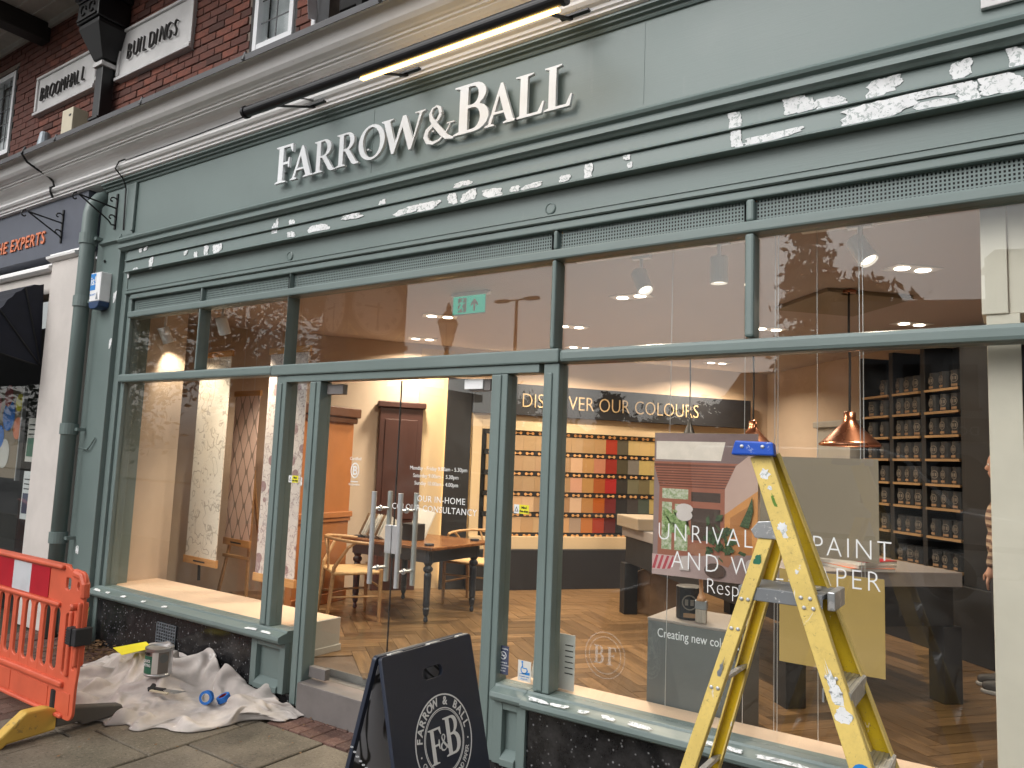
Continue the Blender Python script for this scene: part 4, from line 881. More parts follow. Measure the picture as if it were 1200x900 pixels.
# ------------------------------------------------------------------ orange barriers
def barrier_panel():
    """moulded panel in its own x (length) / z (height) frame, right end at x = 0"""
    L = 1.95
    out = [(-L+.04, .12)]+[(-.10, .12)]+arc(-.05, .17, .05, .05, -90, 0, 4)+[(.0, .30), (.015, .42), (.015, .82)]+arc(-.035, .92, .05, .05, 0, 90, 5)+[(-.12, .975), (-.16, .965), (-.20, .985), (-L+.20, .985), (-L+.04, .97), (-L, .92), (-L, .2)]
    holes = [rrect(-.215, -.145, .845, .925, .02), ell(-.06, .885, .020, .028, 14), rrect(-.055, -.018, .40, .70, .016), rrect(-.175, -.115, .36, .72, .025)]
    x = -.28
    while x > -L+.12: holes.append(rrect(x-.043, x+.043, .365, .735, .040, 5)); x -= .125
    return out, holes, L
def barrier(loc, rz, label, foot=True):
    t = thing('road_barrier', label, 'barrier', loc, rz, 'orange plastic road barriers', local=True)
    out, holes, L = barrier_panel()
    for nm, s_, e, b in (('panel', [out]+holes, .004, .005),):
        me = shape(s_, e, b); me.transform(FACE); link(nm, me, 'orange_plastic', t, smooth=False)
    fr = MB().box(-L+.05, -.23, -.034, .034, .965, .992).box(-L+.05, -.24, -.030, .030, .742, .768).box(-L+.04, -.12, -.032, .032, .29, .325)
    fr.beam((-.0, 0, .43), (-.0, 0, .80), .026, .060).beam((-.095, 0, .36), (-.095, 0, .74), .035, .052).box(-L+.05, -.10, -.028, .028, .118, .142).tube([(-.12, 0, .955), (-.03, 0, .945), (.002, 0, .90), (.004, 0, .82)], .026, 10)
    fr.build('frame', 'orange_plastic', t, bevel=.012, seg=3)
    sl = MB(); x = -.3425
    while x > -L+.12: sl.box(x-.011, x+.011, -.011, .011, .33, .745); x -= .125
    sl.build('slats', 'orange_plastic', t, bevel=.010, seg=2)
    MB().box(-.205, -.035, -.0125, -.0085, .15, .27).box(-.75, -.30, -.0125, -.0085, .15, .27).box(-1.3, -.80, -.0125, -.0085, .15, .27).build('moulded_panel', 'orange_plastic', t, bevel=.004)
    MB().lathe([(.022, 0), (.022, .03), (.014, .04), (.001, .04)], 12).xf(Matrix.Translation((-.035, -.02, .77)) @ Matrix.Rotation(math.pi/2, 4, 'X')).build('stud', 'orange_plastic', t)
    for i in range(9):
        x1 = -.41-.245*i
        if x1-.245 < -L+.03: break
        MB().box(x1-.245, x1, -.0135, -.0095, .774, .955).build('reflector', 'red_film' if i % 2 == 0 else 'white_film', t)
    if foot:
        cl = MB().box(-.072, .040, -.05, .05, .555, .655).build('clamp', 'rubber', t, bevel=.006); mb = MB()
        for k in range(6): mb.box(-.066, -.018, -.054, -.050, .563+.015*k, .571+.015*k)
        mb.box(-.012, -.004, -.056, -.0, .553, .657); child(cl, mb, 'ribs', 'rubber')
        fo = MB().tube([(-.22, 0, .06), (-.22, 0, .26)], .028, 12).build('post', 'rubber', t)
        f = MB().prism([(-.36, .0), (-.36, .045), (-.30, .065), (-.17, .175), (-.06, .175), (.0, .155), (.0, .035), (-.26, .02), (-.28, .0)], 'x', -.262, -.178).build('foot', 'foot_yellow', t, bevel=.012)
        child(f, MB().prism([(.002, .045), (.002, .160), (.40, .085), (.42, .03), (.16, .018), (.14, .045)], 'x', -.258, -.182), 'rear_foot', 'foot_grey', bevel=.010)
    return t
B1 = barrier((-4.60, -1.25, GZ), 0, 'orange plastic barrier with red and white stripe and yellow foot in front')
B2 = barrier((-9.62, .62, GZ), R_(65), 'orange barrier end at the far left edge beyond the cream pillar')
B2.location = (-9.0, -.35, GZ); B2.rotation_euler = (0, 0, R_(18))

# ------------------------------------------------------------------ dust sheet and decorator's things
def cloth():
    """a sheet that is too large for the ground it covers, relaxed until it lies in folds"""
    import numpy as np
    rng = np.random.default_rng(5)
    NX, NY = 124, 66
    lo = np.array([(-6.2, -.42), (-5.9, -.62), (-5.5, -.85), (-5.2, -.98), (-4.95, -1.02), (-4.75, -1.01), (-4.45, -.84), (-4.22, -.64), (-4.02, -.36), (-3.95, -.28), (-3.90, -.24)])
    u = np.linspace(0, 1, NX+1)[:, None]; v = np.linspace(0, 1, NY+1)[None]
    x = -6.1+2.15*u+0*v
    L = np.interp(x, lo[:, 0], lo[:, 1])+.025*np.sin(x*9)+.012*np.sin(x*31)
    y = L+(-.075-L)*v
    def sm(k):
        a = rng.normal(size=(NX+1, NY+1))
        for _ in range(k): a = (np.roll(a, 1, 0)+np.roll(a, -1, 0)+np.roll(a, 1, 1)+np.roll(a, -1, 1)+2*a)/6
        return a/a.std()
    P = np.stack([x, y, .10+.05*sm(60)+.024*sm(15)+.006*sm(4)], -1)
    def ground(x, y):
        g = .15*np.exp(-((x+5.45)/.42)**2-((y+.26)/.2)**2)+.075*np.exp(-((x+4.22)/.15)**2-((y+.33)/.12)**2)+.09*np.exp(-((x+4.75)/.5)**2-((y+.13)/.09)**2)+.06*np.exp(-((x+4.98)/.22)**2-((y+.48)/.18)**2)
        return g+np.maximum(0, y+.06)*8
    over = 1.20+.14*np.clip(sm(140), -1.2, 1.8)
    ox = np.clip(over+.06*sm(40), 1.02, 1.5); oy = np.clip(over+.06*sm(40), 1.02, 1.45)
    S = slice; cons = []
    def add(a, b, s, k): cons.append((a, b, np.linalg.norm((P[a]-P[b])[..., :2], axis=-1)*s, k))
    for st, k, q in ((1, 1., 1), (2, .25, .97), (4, .12, .93)):
        for a, b, o in (((S(0, -st), S(None)), (S(st, None), S(None)), ox), ((S(None), S(0, -st)), (S(None), S(st, None)), oy)): add(a, b, (o[a]+o[b])/2*q, k)
    a = (S(0, -1), S(0, -1)); b = (S(1, None), S(1, None)); add(a, b, (ox[a]+oy[a])/2, .5)
    a = (S(0, -1), S(1, None)); b = (S(1, None), S(0, -1)); add(a, b, (ox[a]+oy[a])/2, .5)
    V = np.zeros_like(P); dt = .02
    for it in range(190):
        V[..., 2] -= 9.8*dt*(.05 if it < 130 else .12); V *= .90; Q = P+V*dt
        for s in range(22):
            D = np.zeros_like(Q); W = np.zeros(Q.shape[:2])
            for a, b, r, k in cons:
                e = Q[b]-Q[a]; l = np.sqrt(np.einsum('ijk,ijk->ij', e, e)); c = (k*.5*(l-r)/np.maximum(l, 1e-6))[..., None]*e
                D[a] += c; D[b] -= c; W[a] += k; W[b] += k
            Q += 1.3*D/np.maximum(W, 1)[..., None]
            g = ground(Q[..., 0], Q[..., 1])+.008; pen = Q[..., 2] < g
            Q[..., 2] = np.where(pen, g, Q[..., 2]); Q[..., :2] = np.where(pen[..., None], P[..., :2]+.25*(Q-P)[..., :2], Q[..., :2]); Q[..., 2] = np.minimum(Q[..., 2], g+.11)
        for sl in ((0, S(None)), (-1, S(None)), (S(None), 0), (S(None), -1)): Q[sl][..., :2] = P[sl][..., :2]+.5*(Q[sl]-P[sl])[..., :2]
        V = (Q-P)/dt; V *= np.minimum(1, 2.0/np.maximum(np.linalg.norm(V, axis=-1, keepdims=True), 1e-6)); P = Q
    for _ in range(2): P[1:-1, 1:-1] = .5*P[1:-1, 1:-1]+.125*(P[2:, 1:-1]+P[:-2, 1:-1]+P[1:-1, 2:]+P[1:-1, :-2])
    ed = np.minimum(np.minimum(v/.07, u/.04), (1-u)/.04); P[..., 2] = P[..., 2]*1.12*np.clip(ed, 0, 1)**.6+GZ+.006
    mb = MB(); mb.v = [tuple(p) for p in P.reshape(-1, 3).tolist()]; n = NY+1
    mb.f = [(i*n+j, (i+1)*n+j, (i+1)*n+j+1, i*n+j+1) for i in range(NX) for j in range(NY)]
    o = mb.build('dust_sheet', 'canvas', fix=False, smooth=True); md = o.modifiers.new('smooth', 'SUBSURF'); md.levels = md.render_levels = 1
    so_ = o.modifiers.new('thickness', 'SOLIDIFY'); so_.thickness = .004; so_.offset = 1
    return tag(o, 'crumpled paint spotted canvas dust sheet heaped against the stall riser', 'dust sheet')
DS = cloth()
def zat(x, y):
    return max((v.co.z for v in DS.data.vertices if abs(v.co.x-x) < .03 and abs(v.co.y-y) < .03), default=.1)
zc = zat(-5.02, -.48)-.006
t = thing('paint_can', 'metal paint tin with green and white label standing on the dust sheet', 'paint tin', (-5.02, -.48, zc))
c0 = (-5.02, -.48, zc)
MB().lathe([(.086, 0), (.092, .004), (.092, .012), (.089, .016), (.089, .172), (.094, .178), (.094, .188), (.086, .190), (.084, .183), (.070, .183), (.068, .178), (.001, .178)], 28, c0, cap=False).build('can', 'tin_metal', t, smooth=False)
lab = MB()
for k, (a0, a1, m) in enumerate(((236, 300, 'tin_green'), (300, 326, 'paper_white'), (326, 372, 'tin_print'))):
    mb = MB(); q = []
    for i in range(7):
        a = R_(a0+(a1-a0)*i/6)
        q += [(c0[0]+.0905*math.cos(a), c0[1]+.0905*math.sin(a), zc+z) for z in ((.022, .14) if k == 0 else (.022, .165))]
    mb.add(q, [(2*i, 2*i+2, 2*i+3, 2*i+1) for i in range(6)]).build('label', m, t)
a = R_(348); MB().lathe([(.03, 0), (.03, .002), (.001, .002)], 16).xf(Matrix.Translation((c0[0]+.0895*math.cos(a), c0[1]+.0895*math.sin(a), zc+.125)) @ Matrix.Rotation(a+math.pi/2, 4, 'Z') @ Matrix.Rotation(math.pi/2, 4, 'X')).build('label', 'grey_box', t)
for i, (s_, zz, sz) in enumerate((('PRIMER', .148, .024), ('QUICK', .10, .026), ('DRYING', .072, .026))):
    a = R_(276); put_text('lettering', s_, sz, 'print_white' if i else 'black_print', t, (c0[0]+.0915*math.cos(a), c0[1]+.0915*math.sin(a)-.002, zc+zz), rz=a+math.pi/2, extrude=.0004, align='CENTER', bold=.0008, width=.8)
tz = zat(-5.50, -.38)
tag(MB().add([(-5.66, -.46, tz+.03), (-5.46, -.50, tz+.02), (-5.36, -.33, tz+.055), (-5.53, -.28, tz+.065), (-5.66, -.46, tz+.033), (-5.46, -.50, tz+.023), (-5.36, -.33, tz+.058), (-5.53, -.28, tz+.068)], [(0, 1, 2, 3), (4, 5, 6, 7), (0, 1, 5, 4), (1, 2, 6, 5), (2, 3, 7, 6), (3, 0, 4, 7)]).build('card', 'card_yellow'), 'bright yellow bent card lying on the dust sheet left of the tin', 'card')
for i, (x, y, tilt, lb) in enumerate(((-4.50, -.44, 82, 'roll of blue masking tape standing on edge on the dust sheet'), (-4.47, -.33, 25, 'roll of blue masking tape lying on the dust sheet behind the upright roll'))):
    z = zat(x, y)+(.042 if tilt > 50 else .034)
    t = thing('tape_roll', lb, 'tape', (x, y, z), R_(20 if i == 0 else -40), local=True); t.rotation_euler = (R_(tilt), 0, R_(30 if i == 0 else -30))
    MB().lathe([(.027, -.018), (.043, -.018), (.044, -.016), (.044, .016), (.043, .018), (.027, .018), (.027, -.018)], 28, cap=False).build('tape', 'tape_blue', t); MB().lathe([(.0245, -.0175), (.0268, -.0175), (.0268, .0175), (.0245, .0175), (.0245, -.0175)], 24, cap=False).build('core', 'red_print' if i else 'paper_white', t)
z = zat(-4.84, -.55)
t = thing('filling_knife', 'paint crusted filling knife lying on the dust sheet in front of the tin', 'filling knife', (-4.84, -.55, z)); MB().beam((-4.95, -.58, z+.012), (-4.82, -.54, z+.016), .03, .018, (0, 1, 0)).build('handle', 'rubber', t, bevel=.005); MB().prism([(-4.82, -.555), (-4.70, -.545), (-4.69, -.47), (-4.82, -.525)], 'z', z+.014, z+.018).build('blade', 'alu', t)
t = thing('paint_brush_pair', 'used brush with dark bristles lying beside the filling knife', 'brush', (-4.9, -.6, z)); MB().beam((-5.0, -.50, z+.02), (-4.88, -.61, z+.016), .035, .015, (1, 1, 0)).build('bristles', 'rubber', t, bevel=.004); MB().beam((-4.88, -.61, z+.016), (-4.72, -.58, z+.02), .022, .012, (0, 1, 0)).build('handle', 'cream_plastic', t, bevel=.005)

# ------------------------------------------------------------------ A-board
def a_board():
    t = thing('pavement_sign', 'dark blue folding a board with the paint shop crest outside the doors', 'a board', (-2.14, -1.05, GZ), 0)
    W, H = .58, .93
    top = .90; y0, y1 = -1.34, -.76; xt = -2.135
    def plank(sgn, name, m):
        # board leaning: local x along y, local y up the slope
        out = rrect(0, W, 0, H, .012, 3); hole = rrect(W/2-.065, W/2+.065, H-.135, H-.085, .024, 5)
        me = shape([out, hole] if sgn > 0 else [out, hole], .008, .002)
        lean = R_(14.5)
        ex = Vector((0, 1, 0)); ey = Vector((-sgn*math.sin(lean), 0, math.cos(lean))); ez = ex.cross(ey)
        org = Vector((xt+sgn*.014, y0, top))-ey*H
        mm = Matrix(((ex.x, ey.x, ez.x, org.x), (ex.y, ey.y, ez.y, org.y), (ex.z, ey.z, ez.z, org.z), (0, 0, 0, 1)))
        me.transform(mm); return link(name, me, m, t), mm
    f, mf = plank(1, 'front_board', 'board_blue'); b, mbk = plank(-1, 'rear_board', 'board_blue')
    # marbled print on the inner face of the rear board
    me = shape([rrect(.02, W-.02, .02, H-.03, .01, 3)], .001); me.transform(mbk @ Matrix.Translation((0, 0, .0105))); link('inner_print', me, 'marbled', t)
    for x in (.06, .30, .50): me = shape([rrect(x, x+.07, H-.002, H+.006, .002, 2)], .012); me.transform(mf @ Matrix.Translation((0, 0, -.008))); link('hinge_tape', me, 'paper_white', t)
    def decal(spl, name='emblem', m='print_white', z=.0108): me = shape(spl, .0004); me.transform(mf @ Matrix.Translation((0, 0, z))); link(name, me, m, t)
    cx, cy = .305, .545; rx, ry = .182, .182
    decal([ell(cx, cy, rx, ry, 48), ell(cx, cy, rx-.006, ry-.006, 48)]); decal([ell(cx, cy, .128, .128, 48), ell(cx, cy, .124, .124, 48)]); decal([ell(cx, cy, .121, .121, 48), ell(cx, cy, .1185, .1185, 48)])
    for s_, a0, a1 in (('FARROW & BALL', 202, -5),):
        n = len(s_)
        for i, ch in enumerate(s_):
            if ch == ' ': continue
            a = 168-(168-12)*i/(n-1); me = text(ch, .046, .0004, 'CENTER', bold=.0012); me.transform(mf @ Matrix.Translation((cx+.139*math.cos(R_(a)), cy+.139*math.sin(R_(a)), .0108)) @ Matrix.Rotation(R_(a-90), 4, 'Z')); link('lettering', me, 'print_white', t)
    s_ = 'CRAFTSMEN IN PAINT AND PAPER'; n = len(s_)
    for i, ch in enumerate(s_):
        if ch == ' ': continue
        a = 204+(336-204)*i/(n-1); me = text(ch, .032, .0004, 'CENTER'); me.transform(mf @ Matrix.Translation((cx+.162*math.cos(R_(a)), cy+.162*math.sin(R_(a)), .0108)) @ Matrix.Rotation(R_(a+90), 4, 'Z')); link('lettering', me, 'print_white', t)
    for a in (190, -10): decal([ell(cx+.154*math.cos(R_(a)), cy+.154*math.sin(R_(a)), .004, .004, 8)])
    unf = Matrix.Rotation(-math.pi/2, 4, 'X')
    for ch, h, x, y in (('F', .135, cx-.098, cy-.075), ('B', .15, cx+.002, cy-.065), ('&', .062, cx-.03, cy-.035)):
        me = serif(ch, h, .0008); me.transform(mf @ Matrix.Translation((x, y, .0112 if ch != '&' else .0122)) @ unf); link('lettering', me, 'print_white', t)
    pts = []
    p0 = mf @ Vector((.01, .50, -.01)); p1 = mbk @ Vector((.01, .50, .01)); cp0 = mf @ Vector((-.004, .52, 0)); cp1 = mbk @ Vector((-.004, .56, 0))
    mb = MB(); n = 26
    for i in range(n):
        u = (i+.5)/n; p = cp0.lerp(cp1, u); p.z -= .05*math.sin(u*math.pi); p.y -= .004
        d = (cp1-cp0).normalized(); s_ = Vector((0, 1, 0)) if i % 2 else Vector((0, 0, 1))
        mb.tube([p+d*.007*math.cos(k*math.pi/3)+s_*.0045*math.sin(k*math.pi/3) for k in range(6)], .0016, 5, True)
    mb.build('chain', 'steel', t)
    return t
a_board()

# ------------------------------------------------------------------ stepladder
def stepladder():
    t = thing('stepladder', 'paint splashed yellow fibreglass stepladder with blue top cap', 'ladder', (-.66, -.9, GZ))
    topz = 1.755
    # near side at y about -1.05, far side about -0.75; front rails run down to the right, rear rails to the left
    fn0, fn1 = Vector((-.735, -1.0, topz)), Vector((-.128, -1.10, GZ+.02)); ff0, ff1 = Vector((-.735, -.85, topz)), Vector((-.128, -.62, GZ+.02))
    rn0, rn1 = Vector((-.705, -1.0, 1.50)), Vector((-1.165, -1.12, GZ+.02)); rf0, rf1 = Vector((-.705, -.80, 1.50)), Vector((-1.165, -.60, GZ+.02))
    def rail(a, b, w, outer, name):
        z = (b-a).normalized(); x = Vector((1, 0, 0)); x = (x-z*x.dot(z)).normalized(); o = Vector((0, outer, 0))
        mb = MB().beam(a, b, w, .006, x); r = mb.build(name, 'yellow_fibre', t, bevel=.002, seg=1)
        m2 = MB()
        for sg in (-1, 1):
            c = x*sg*(w/2-.003)-o*.018; m2.beam(a+c, b+c, .0055, .028, x)
        child(r, m2, 'flange', 'yellow_fibre')
        child(r, MB().beam(a-o*.0042, b-o*.0042, w-.014, .0018, x), 'inner_face', 'yellow_inner')
        return r
    rail(fn0, fn1, .066, -1, 'front_rail'); rail(ff0, ff1, .066, 1, 'front_rail'); rail(rn0, rn1, .046, -1, 'rear_rail'); rail(rf0, rf1, .046, 1, 'rear_rail')
    # treads on the front rails
    for zt in (.28, .53, .785, 1.03):
        u = (topz-zt)/(topz-GZ-.02); a = fn0.lerp(fn1, u)+Vector((0, .008, 0)); b = ff0.lerp(ff1, u)-Vector((0, .008, 0))
        tr = MB().prism([(a.x-.042, zt), (a.x+.042, zt), (a.x+.042, zt-.055), (a.x+.036, zt-.055), (a.x+.036, zt-.006), (a.x-.036, zt-.006), (a.x-.036, zt-.04), (a.x-.042, zt-.04)], 'y', a.y, b.y).build('tread', 'alu', t)
        mb = MB()
        for k in range(6): mb.box(a.x-.04+.0145*k, a.x-.034+.0145*k, a.y+.002, b.y-.002, zt, zt+.002)
        child(tr, mb, 'grip_ribs', 'alu')
    # platform and its frame
    MB().box(-.80, -.53, -1.005, -.80, 1.297, 1.312).box(-.80, -.53, -1.012, -1.0055, 1.268, 1.312).box(-.80, -.53, -.80, -.793, 1.268, 1.312).build('platform', 'tray_grey', t, bevel=.003)
    MB().box(-.522, -.498, -.985, -.82, 1.262, 1.322).build('platform_edge', 'alu', t, bevel=.004)
    # crossbars on the rear rails
    for zt in (.30, .62, .98):
        u = (1.50-zt)/(1.50-GZ-.02); a = rn0.lerp(rn1, u); b = rf0.lerp(rf1, u); MB().beam(a+Vector((.0, .006, 0)), b-Vector((.0, .006, 0)), .035, .012, (1, 0, .4)).build('crossbar', 'alu', t, bevel=.002)
    for a, b in ((rn0, fn0), (rf0, ff0)):
        y = a.y+(-.008 if a.y < -.9 else .008)
        MB().prism([(-.745, 1.475), (-.76, 1.50), (-.735, 1.53), (-.69, 1.535), (-.655, 1.50), (-.66, 1.475)], 'y', y-.003, y+.003).build('hinge_plate', 'alu', t, bevel=.002)
    MB().prism([(-.822, 1.752), (-.676, 1.752), (-.680, 1.798), (-.808, 1.802)], 'y', -1.035, -.83).xf(Matrix(((1, -.22, 0, -.228), (0, 1, 0, 0), (0, 0, 1, 0), (0, 0, 0, 1)))).build('top_cap', 'blue_cap', t, bevel=.006)
    mb = MB()
    for x in (-.775, -.71): mb.lathe([(.011, 0), (.011, .003), (.006, .005), (.001, .005)], 12).xf(Matrix.Identity(4))
    mb = MB()
    def rv(x, y, z): mb.add(*(lambda q: (q.v, q.f))(MB().lathe([(.0065, 0), (.0065, .002), (.004, .004), (.001, .0045)], 10).xf(Matrix.Translation((x, y, z)) @ Matrix.Rotation(math.pi/2, 4, 'X'))))
    for x in (-.785, -.715): rv(x, -1.035, 1.782)
    def on(a, b, zz, dx): u = (a.z-zz)/(a.z-b.z); p = a.lerp(b, u); rv(p.x+dx, p.y-.004, zz)
    for zz in (1.30, 1.27, 1.07, 1.03, .80, .77, .55, .28):
        for dx in (-.014, .014): on(fn0, fn1, zz, dx)
    for zz in (1.27, 1.17, .97, .62):
        for dx in (-.011, .011): on(rn0, rn1, zz, dx)
    mb.build('rivets', 'steel', t)
    # label remnant and round sticker, paint splash
    def onrail(spl, zz, m, nm='sticker', dz=.0045, a=fn0, b=fn1):
        u = (a.z-zz)/(a.z-b.z); p = a.lerp(b, u); d = (a-b).normalized(); ang = math.atan2(d.x, d.z)
        me = shape(spl, .0004); me.transform(Matrix.Translation((p.x, p.y-dz, zz)) @ Matrix.Rotation(math.atan2((b-a).y, -(b-a).z)*-1, 4, 'X') @ Matrix.Rotation(ang, 4, 'Y') @ FACE); link(nm, me, m, t)
    onrail([blob(.030, .20, 40, .30, 5)], 1.01, 'filler'); onrail([blob(.046, .05, 20, .3, 6)], .965, 'filler', dz=.0052); onrail([rrect(-.014, .018, -.10, -.065, .002)], 1.01, 'navy_sticker', dz=.006); onrail([ell(.004, -.085, .008, .010)], 1.01, 'print_white', dz=.0068)
    onrail([ell(0, 0, .033, .042, 20), ell(0, 0, .020, .028, 20)], .80, 'blue_print'); onrail([ell(0, 0, .019, .027, 20)], .80, 'print_white', dz=.0055)
    for i, (zz, w, h) in enumerate(((1.69, .03, .035), (1.645, .016, .014), (1.52, .03, .035), (1.50, .018, .05), (1.38, .012, .014))): onrail([blob(w, h, 18, .4, 40+i)], zz, 'filler')
    me = blob(.01, .05, 16, .5, 3); onrail([me], 1.60, 'weed'); onrail([blob(.026, .045, 18, .5, 9)], 1.40, 'tin_green', a=rn0, b=rn1); onrail([blob(.012, .09, 24, .5, 10)], 1.02, 'galv', a=rn0, b=rn1)
    return t
stepladder()
tag(MB().prism([(-.64, -.96), (-.575, -.97), (-.555, -.90), (-.62, -.88)], 'z', 1.3135, 1.325).build('sponge', 'cream_plastic', bevel=.004), 'small yellowish sanding block on the grey ladder platform', 'sanding block')

# ------------------------------------------------------------------ inside the shop
FZ = .22; CZ = 3.02
A1 = math.atan2(.79, .61); T1 = Matrix.Translation((-5.51, 3.26, FZ)) @ Matrix.Rotation(A1, 4, 'Z')
A2 = math.atan2(-.714, .70); T2 = Matrix.Translation((-.59, 4.01, FZ)) @ Matrix.Rotation(A2, 4, 'Z')
def V2(m, x, y, z=0): return m @ Vector((x, y, z))
flo = struct(MB().box(-7.7, 2.3, .17, 7.4, FZ-.10, FZ-.006).build('shop_floor', 'plank_dark'))
child(flo, MB().box(-4.03, -2.61, .161, .17, FZ-.1, FZ), 'threshold', 'step_metal')
# herringbone parquet blocks
bl, bwid = .60, .12; blocks = []
ca, sa = math.cos(R_(45)), math.sin(R_(45)); rA = R_(52-45)
for i in range(-60, 61):
    for j in range(-14, 15):
        # herringbone lattice in its own frame
        for kind in (0, 1):
            if kind == 0: u0, v0 = i*bwid+j*bl*1.0, i*bwid-j*bl*1.0; cx, cy, h = u0+bl/2, v0+bwid/2, 1
            else: u0, v0 = i*bwid+j*bl*1.0+bl, i*bwid-j*bl*1.0-bl+bwid; cx, cy, h = u0+bwid/2, v0+bl/2, 0
            a = R_(52); x = -2.2+cx*math.cos(a)-cy*math.sin(a); y = 2.2+cx*math.sin(a)+cy*math.cos(a)
            if -7.0 < x < 1.5 and .30 < y < 6.9:
                if (x+5.51)*-.79+(y-3.26)*.61 > .4: continue
                blocks.append((math.hypot(x, y+3.6), x, y, h))
blocks.sort()
bm_ = MB().box(-bl/2+.0018, bl/2-.0018, -bwid/2+.0018, bwid/2-.0018, -.006, 0).mesh('parquet_block'); bm_.materials.append(M['parquet'])
for k, (d, x, y, h) in enumerate(blocks[:300]):
    o = link('parquet_block', bm_, None, flo); o.location = (x, y, FZ+random.uniform(-.0008, .0002)); o.rotation_euler = (0, 0, R_(52) if h else R_(142))
mb = MB()
for d, x, y, h in blocks[300:]:
    q = MB().box(-bl/2+.0018, bl/2-.0018, -bwid/2+.0018, bwid/2-.0018, -.006, 0).xf(Matrix.Translation((x, y, FZ-random.uniform(0, .001))) @ Matrix.Rotation(R_(52) if h else R_(142), 4, 'Z')); mb.add(q.v, q.f)
if mb.v:
    o = mb.build('parquet', 'parquet', flo, fix=False); o['kind'] = 'stuff'
mb = MB().box(-7.9, 2.5, .07, 7.6, CZ, CZ+.06)
struct(mb.build('ceiling', 'ceiling'))
struct(MB().box(-6.86, -6.78, .065, .62, FZ-.1, CZ).build('side_wall', 'tan_wall'))
struct(MB().box(-7.75, -6.861, .10, .18, FZ-.1, CZ).box(-7.75, -7.65, .18, .6, FZ-.1, CZ).build('left_wall', 'tan_wall'))
struct(MB().box(2.21, 2.3, .07, 4, FZ-.1, CZ).build('right_wall', 'tan_wall'))
struct(MB().box(-3.2, 4.75, .001, .1, -.1, CZ-FZ).xf(T1).build('colour_wall_backing', 'tan_wall'))
struct(MB().box(-3.6, 4.4, .32, .42, -.1, CZ-FZ).xf(T2).build('shelf_wall', 'tan_wall'))
def loc_thing(name, label, cat, T, x, y, z, group=None):
    t = thing(name, label, cat, T @ Vector((x, y, z)), math.atan2(T[1][0], T[0][0]), group, local=True); return t
# window bed of the left window and the long shelf of the right window
struct(MB().box(-6.78, -4.33, .07, .53, FZ, .468).build('window_bed', 'peach', bevel=.004))
o = MB().box(-4.329, -4.31, .07, .54, FZ, .466).build('bed_end', 'plinth_white', bevel=.003); struct(o)
struct(MB().box(-4.329, -4.30, .068, .55, FZ, FZ+.05).build('bed_skirting', 'plinth_white', bevel=.004))
struct(MB().box(-2.44, 2.2, .065, .24, .40, .462).build('window_ledge', 'peach', bevel=.004)); struct(MB().box(-2.44, 2.2, .07, .20, FZ-.1, .399).build('ledge_riser', 'plinth_white'))
# white pillar by the right edge
t = thing('window_pillar', 'off white pillar just inside the glass at the right edge of the window', 'pillar', (-.05, .16, .46))
MB().box(-.10, .02, .12, .32, .463, 2.40).build('shaft', 'pillar_white', t, bevel=.004); MB().box(-.115, -.02, .11, .33, 2.401, CZ-.002).box(-.018, .20, .13, .33, 2.401, CZ-.002).build('head', 'pillar_white', t, bevel=.004)
# --- colour wall
cw = loc_thing('colour_display', 'illuminated wall display of colour swatches under a black header in large gold letters', 'display', T1, 0, 0, 0)
def cp(name, m, mb, **kw): return mb.build(name, m, cw, **kw)
cp('header', 'charcoal', MB().box(.22, 4.02, -.16, -.06, 2.03, 2.40), bevel=.004)
me = text('DISCOVER OUR COLOURS', .245, .004, 'LEFT', 0, 1.0, 1, -.0035); w = max(v.co.x for v in me.vertices)
me.transform(Matrix.Translation((.80, -.166, 2.125)) @ Matrix.Diagonal((2.42/w, 1, 1, 1)) @ FACE); link('lettering', me, 'gold_letter', cw)
cp('plinth', 'charcoal', MB().box(.22, 4.25, -.22, 0, 0, .46), bevel=.004); cp('base_shelf', 'gold_wall', MB().box(.24, 4.10, -.14, 0, .461, .60))
cp('surround', 'gold_wall', MB().box(.24, .35, -.10, 0, .601, 2.029).box(3.98, 4.05, -.10, 0, .601, 2.029).box(.351, 3.979, -.10, 0, 1.88, 2.029).box(.351, 3.979, -.105, -.1001, 1.85, 1.90)); cp('backing', 'shelf_black', MB().box(.351, 3.979, -.02, 0, .601, 1.879))
cp('led_strip', 'led_cove', MB().box(.36, 3.97, -.092, -.080, 1.8725, 1.8785)); cp('led_strip', 'led_cove', MB().box(.25, 4.0, -.05, -.02, 2.33, 2.35))
COLS = []
def hexl(h): 
    return tuple(((int(h[i:i+2], 16)/255+.055)/1.055)**2.4 if int(h[i:i+2], 16) > 10 else 0 for i in (0, 2, 4))
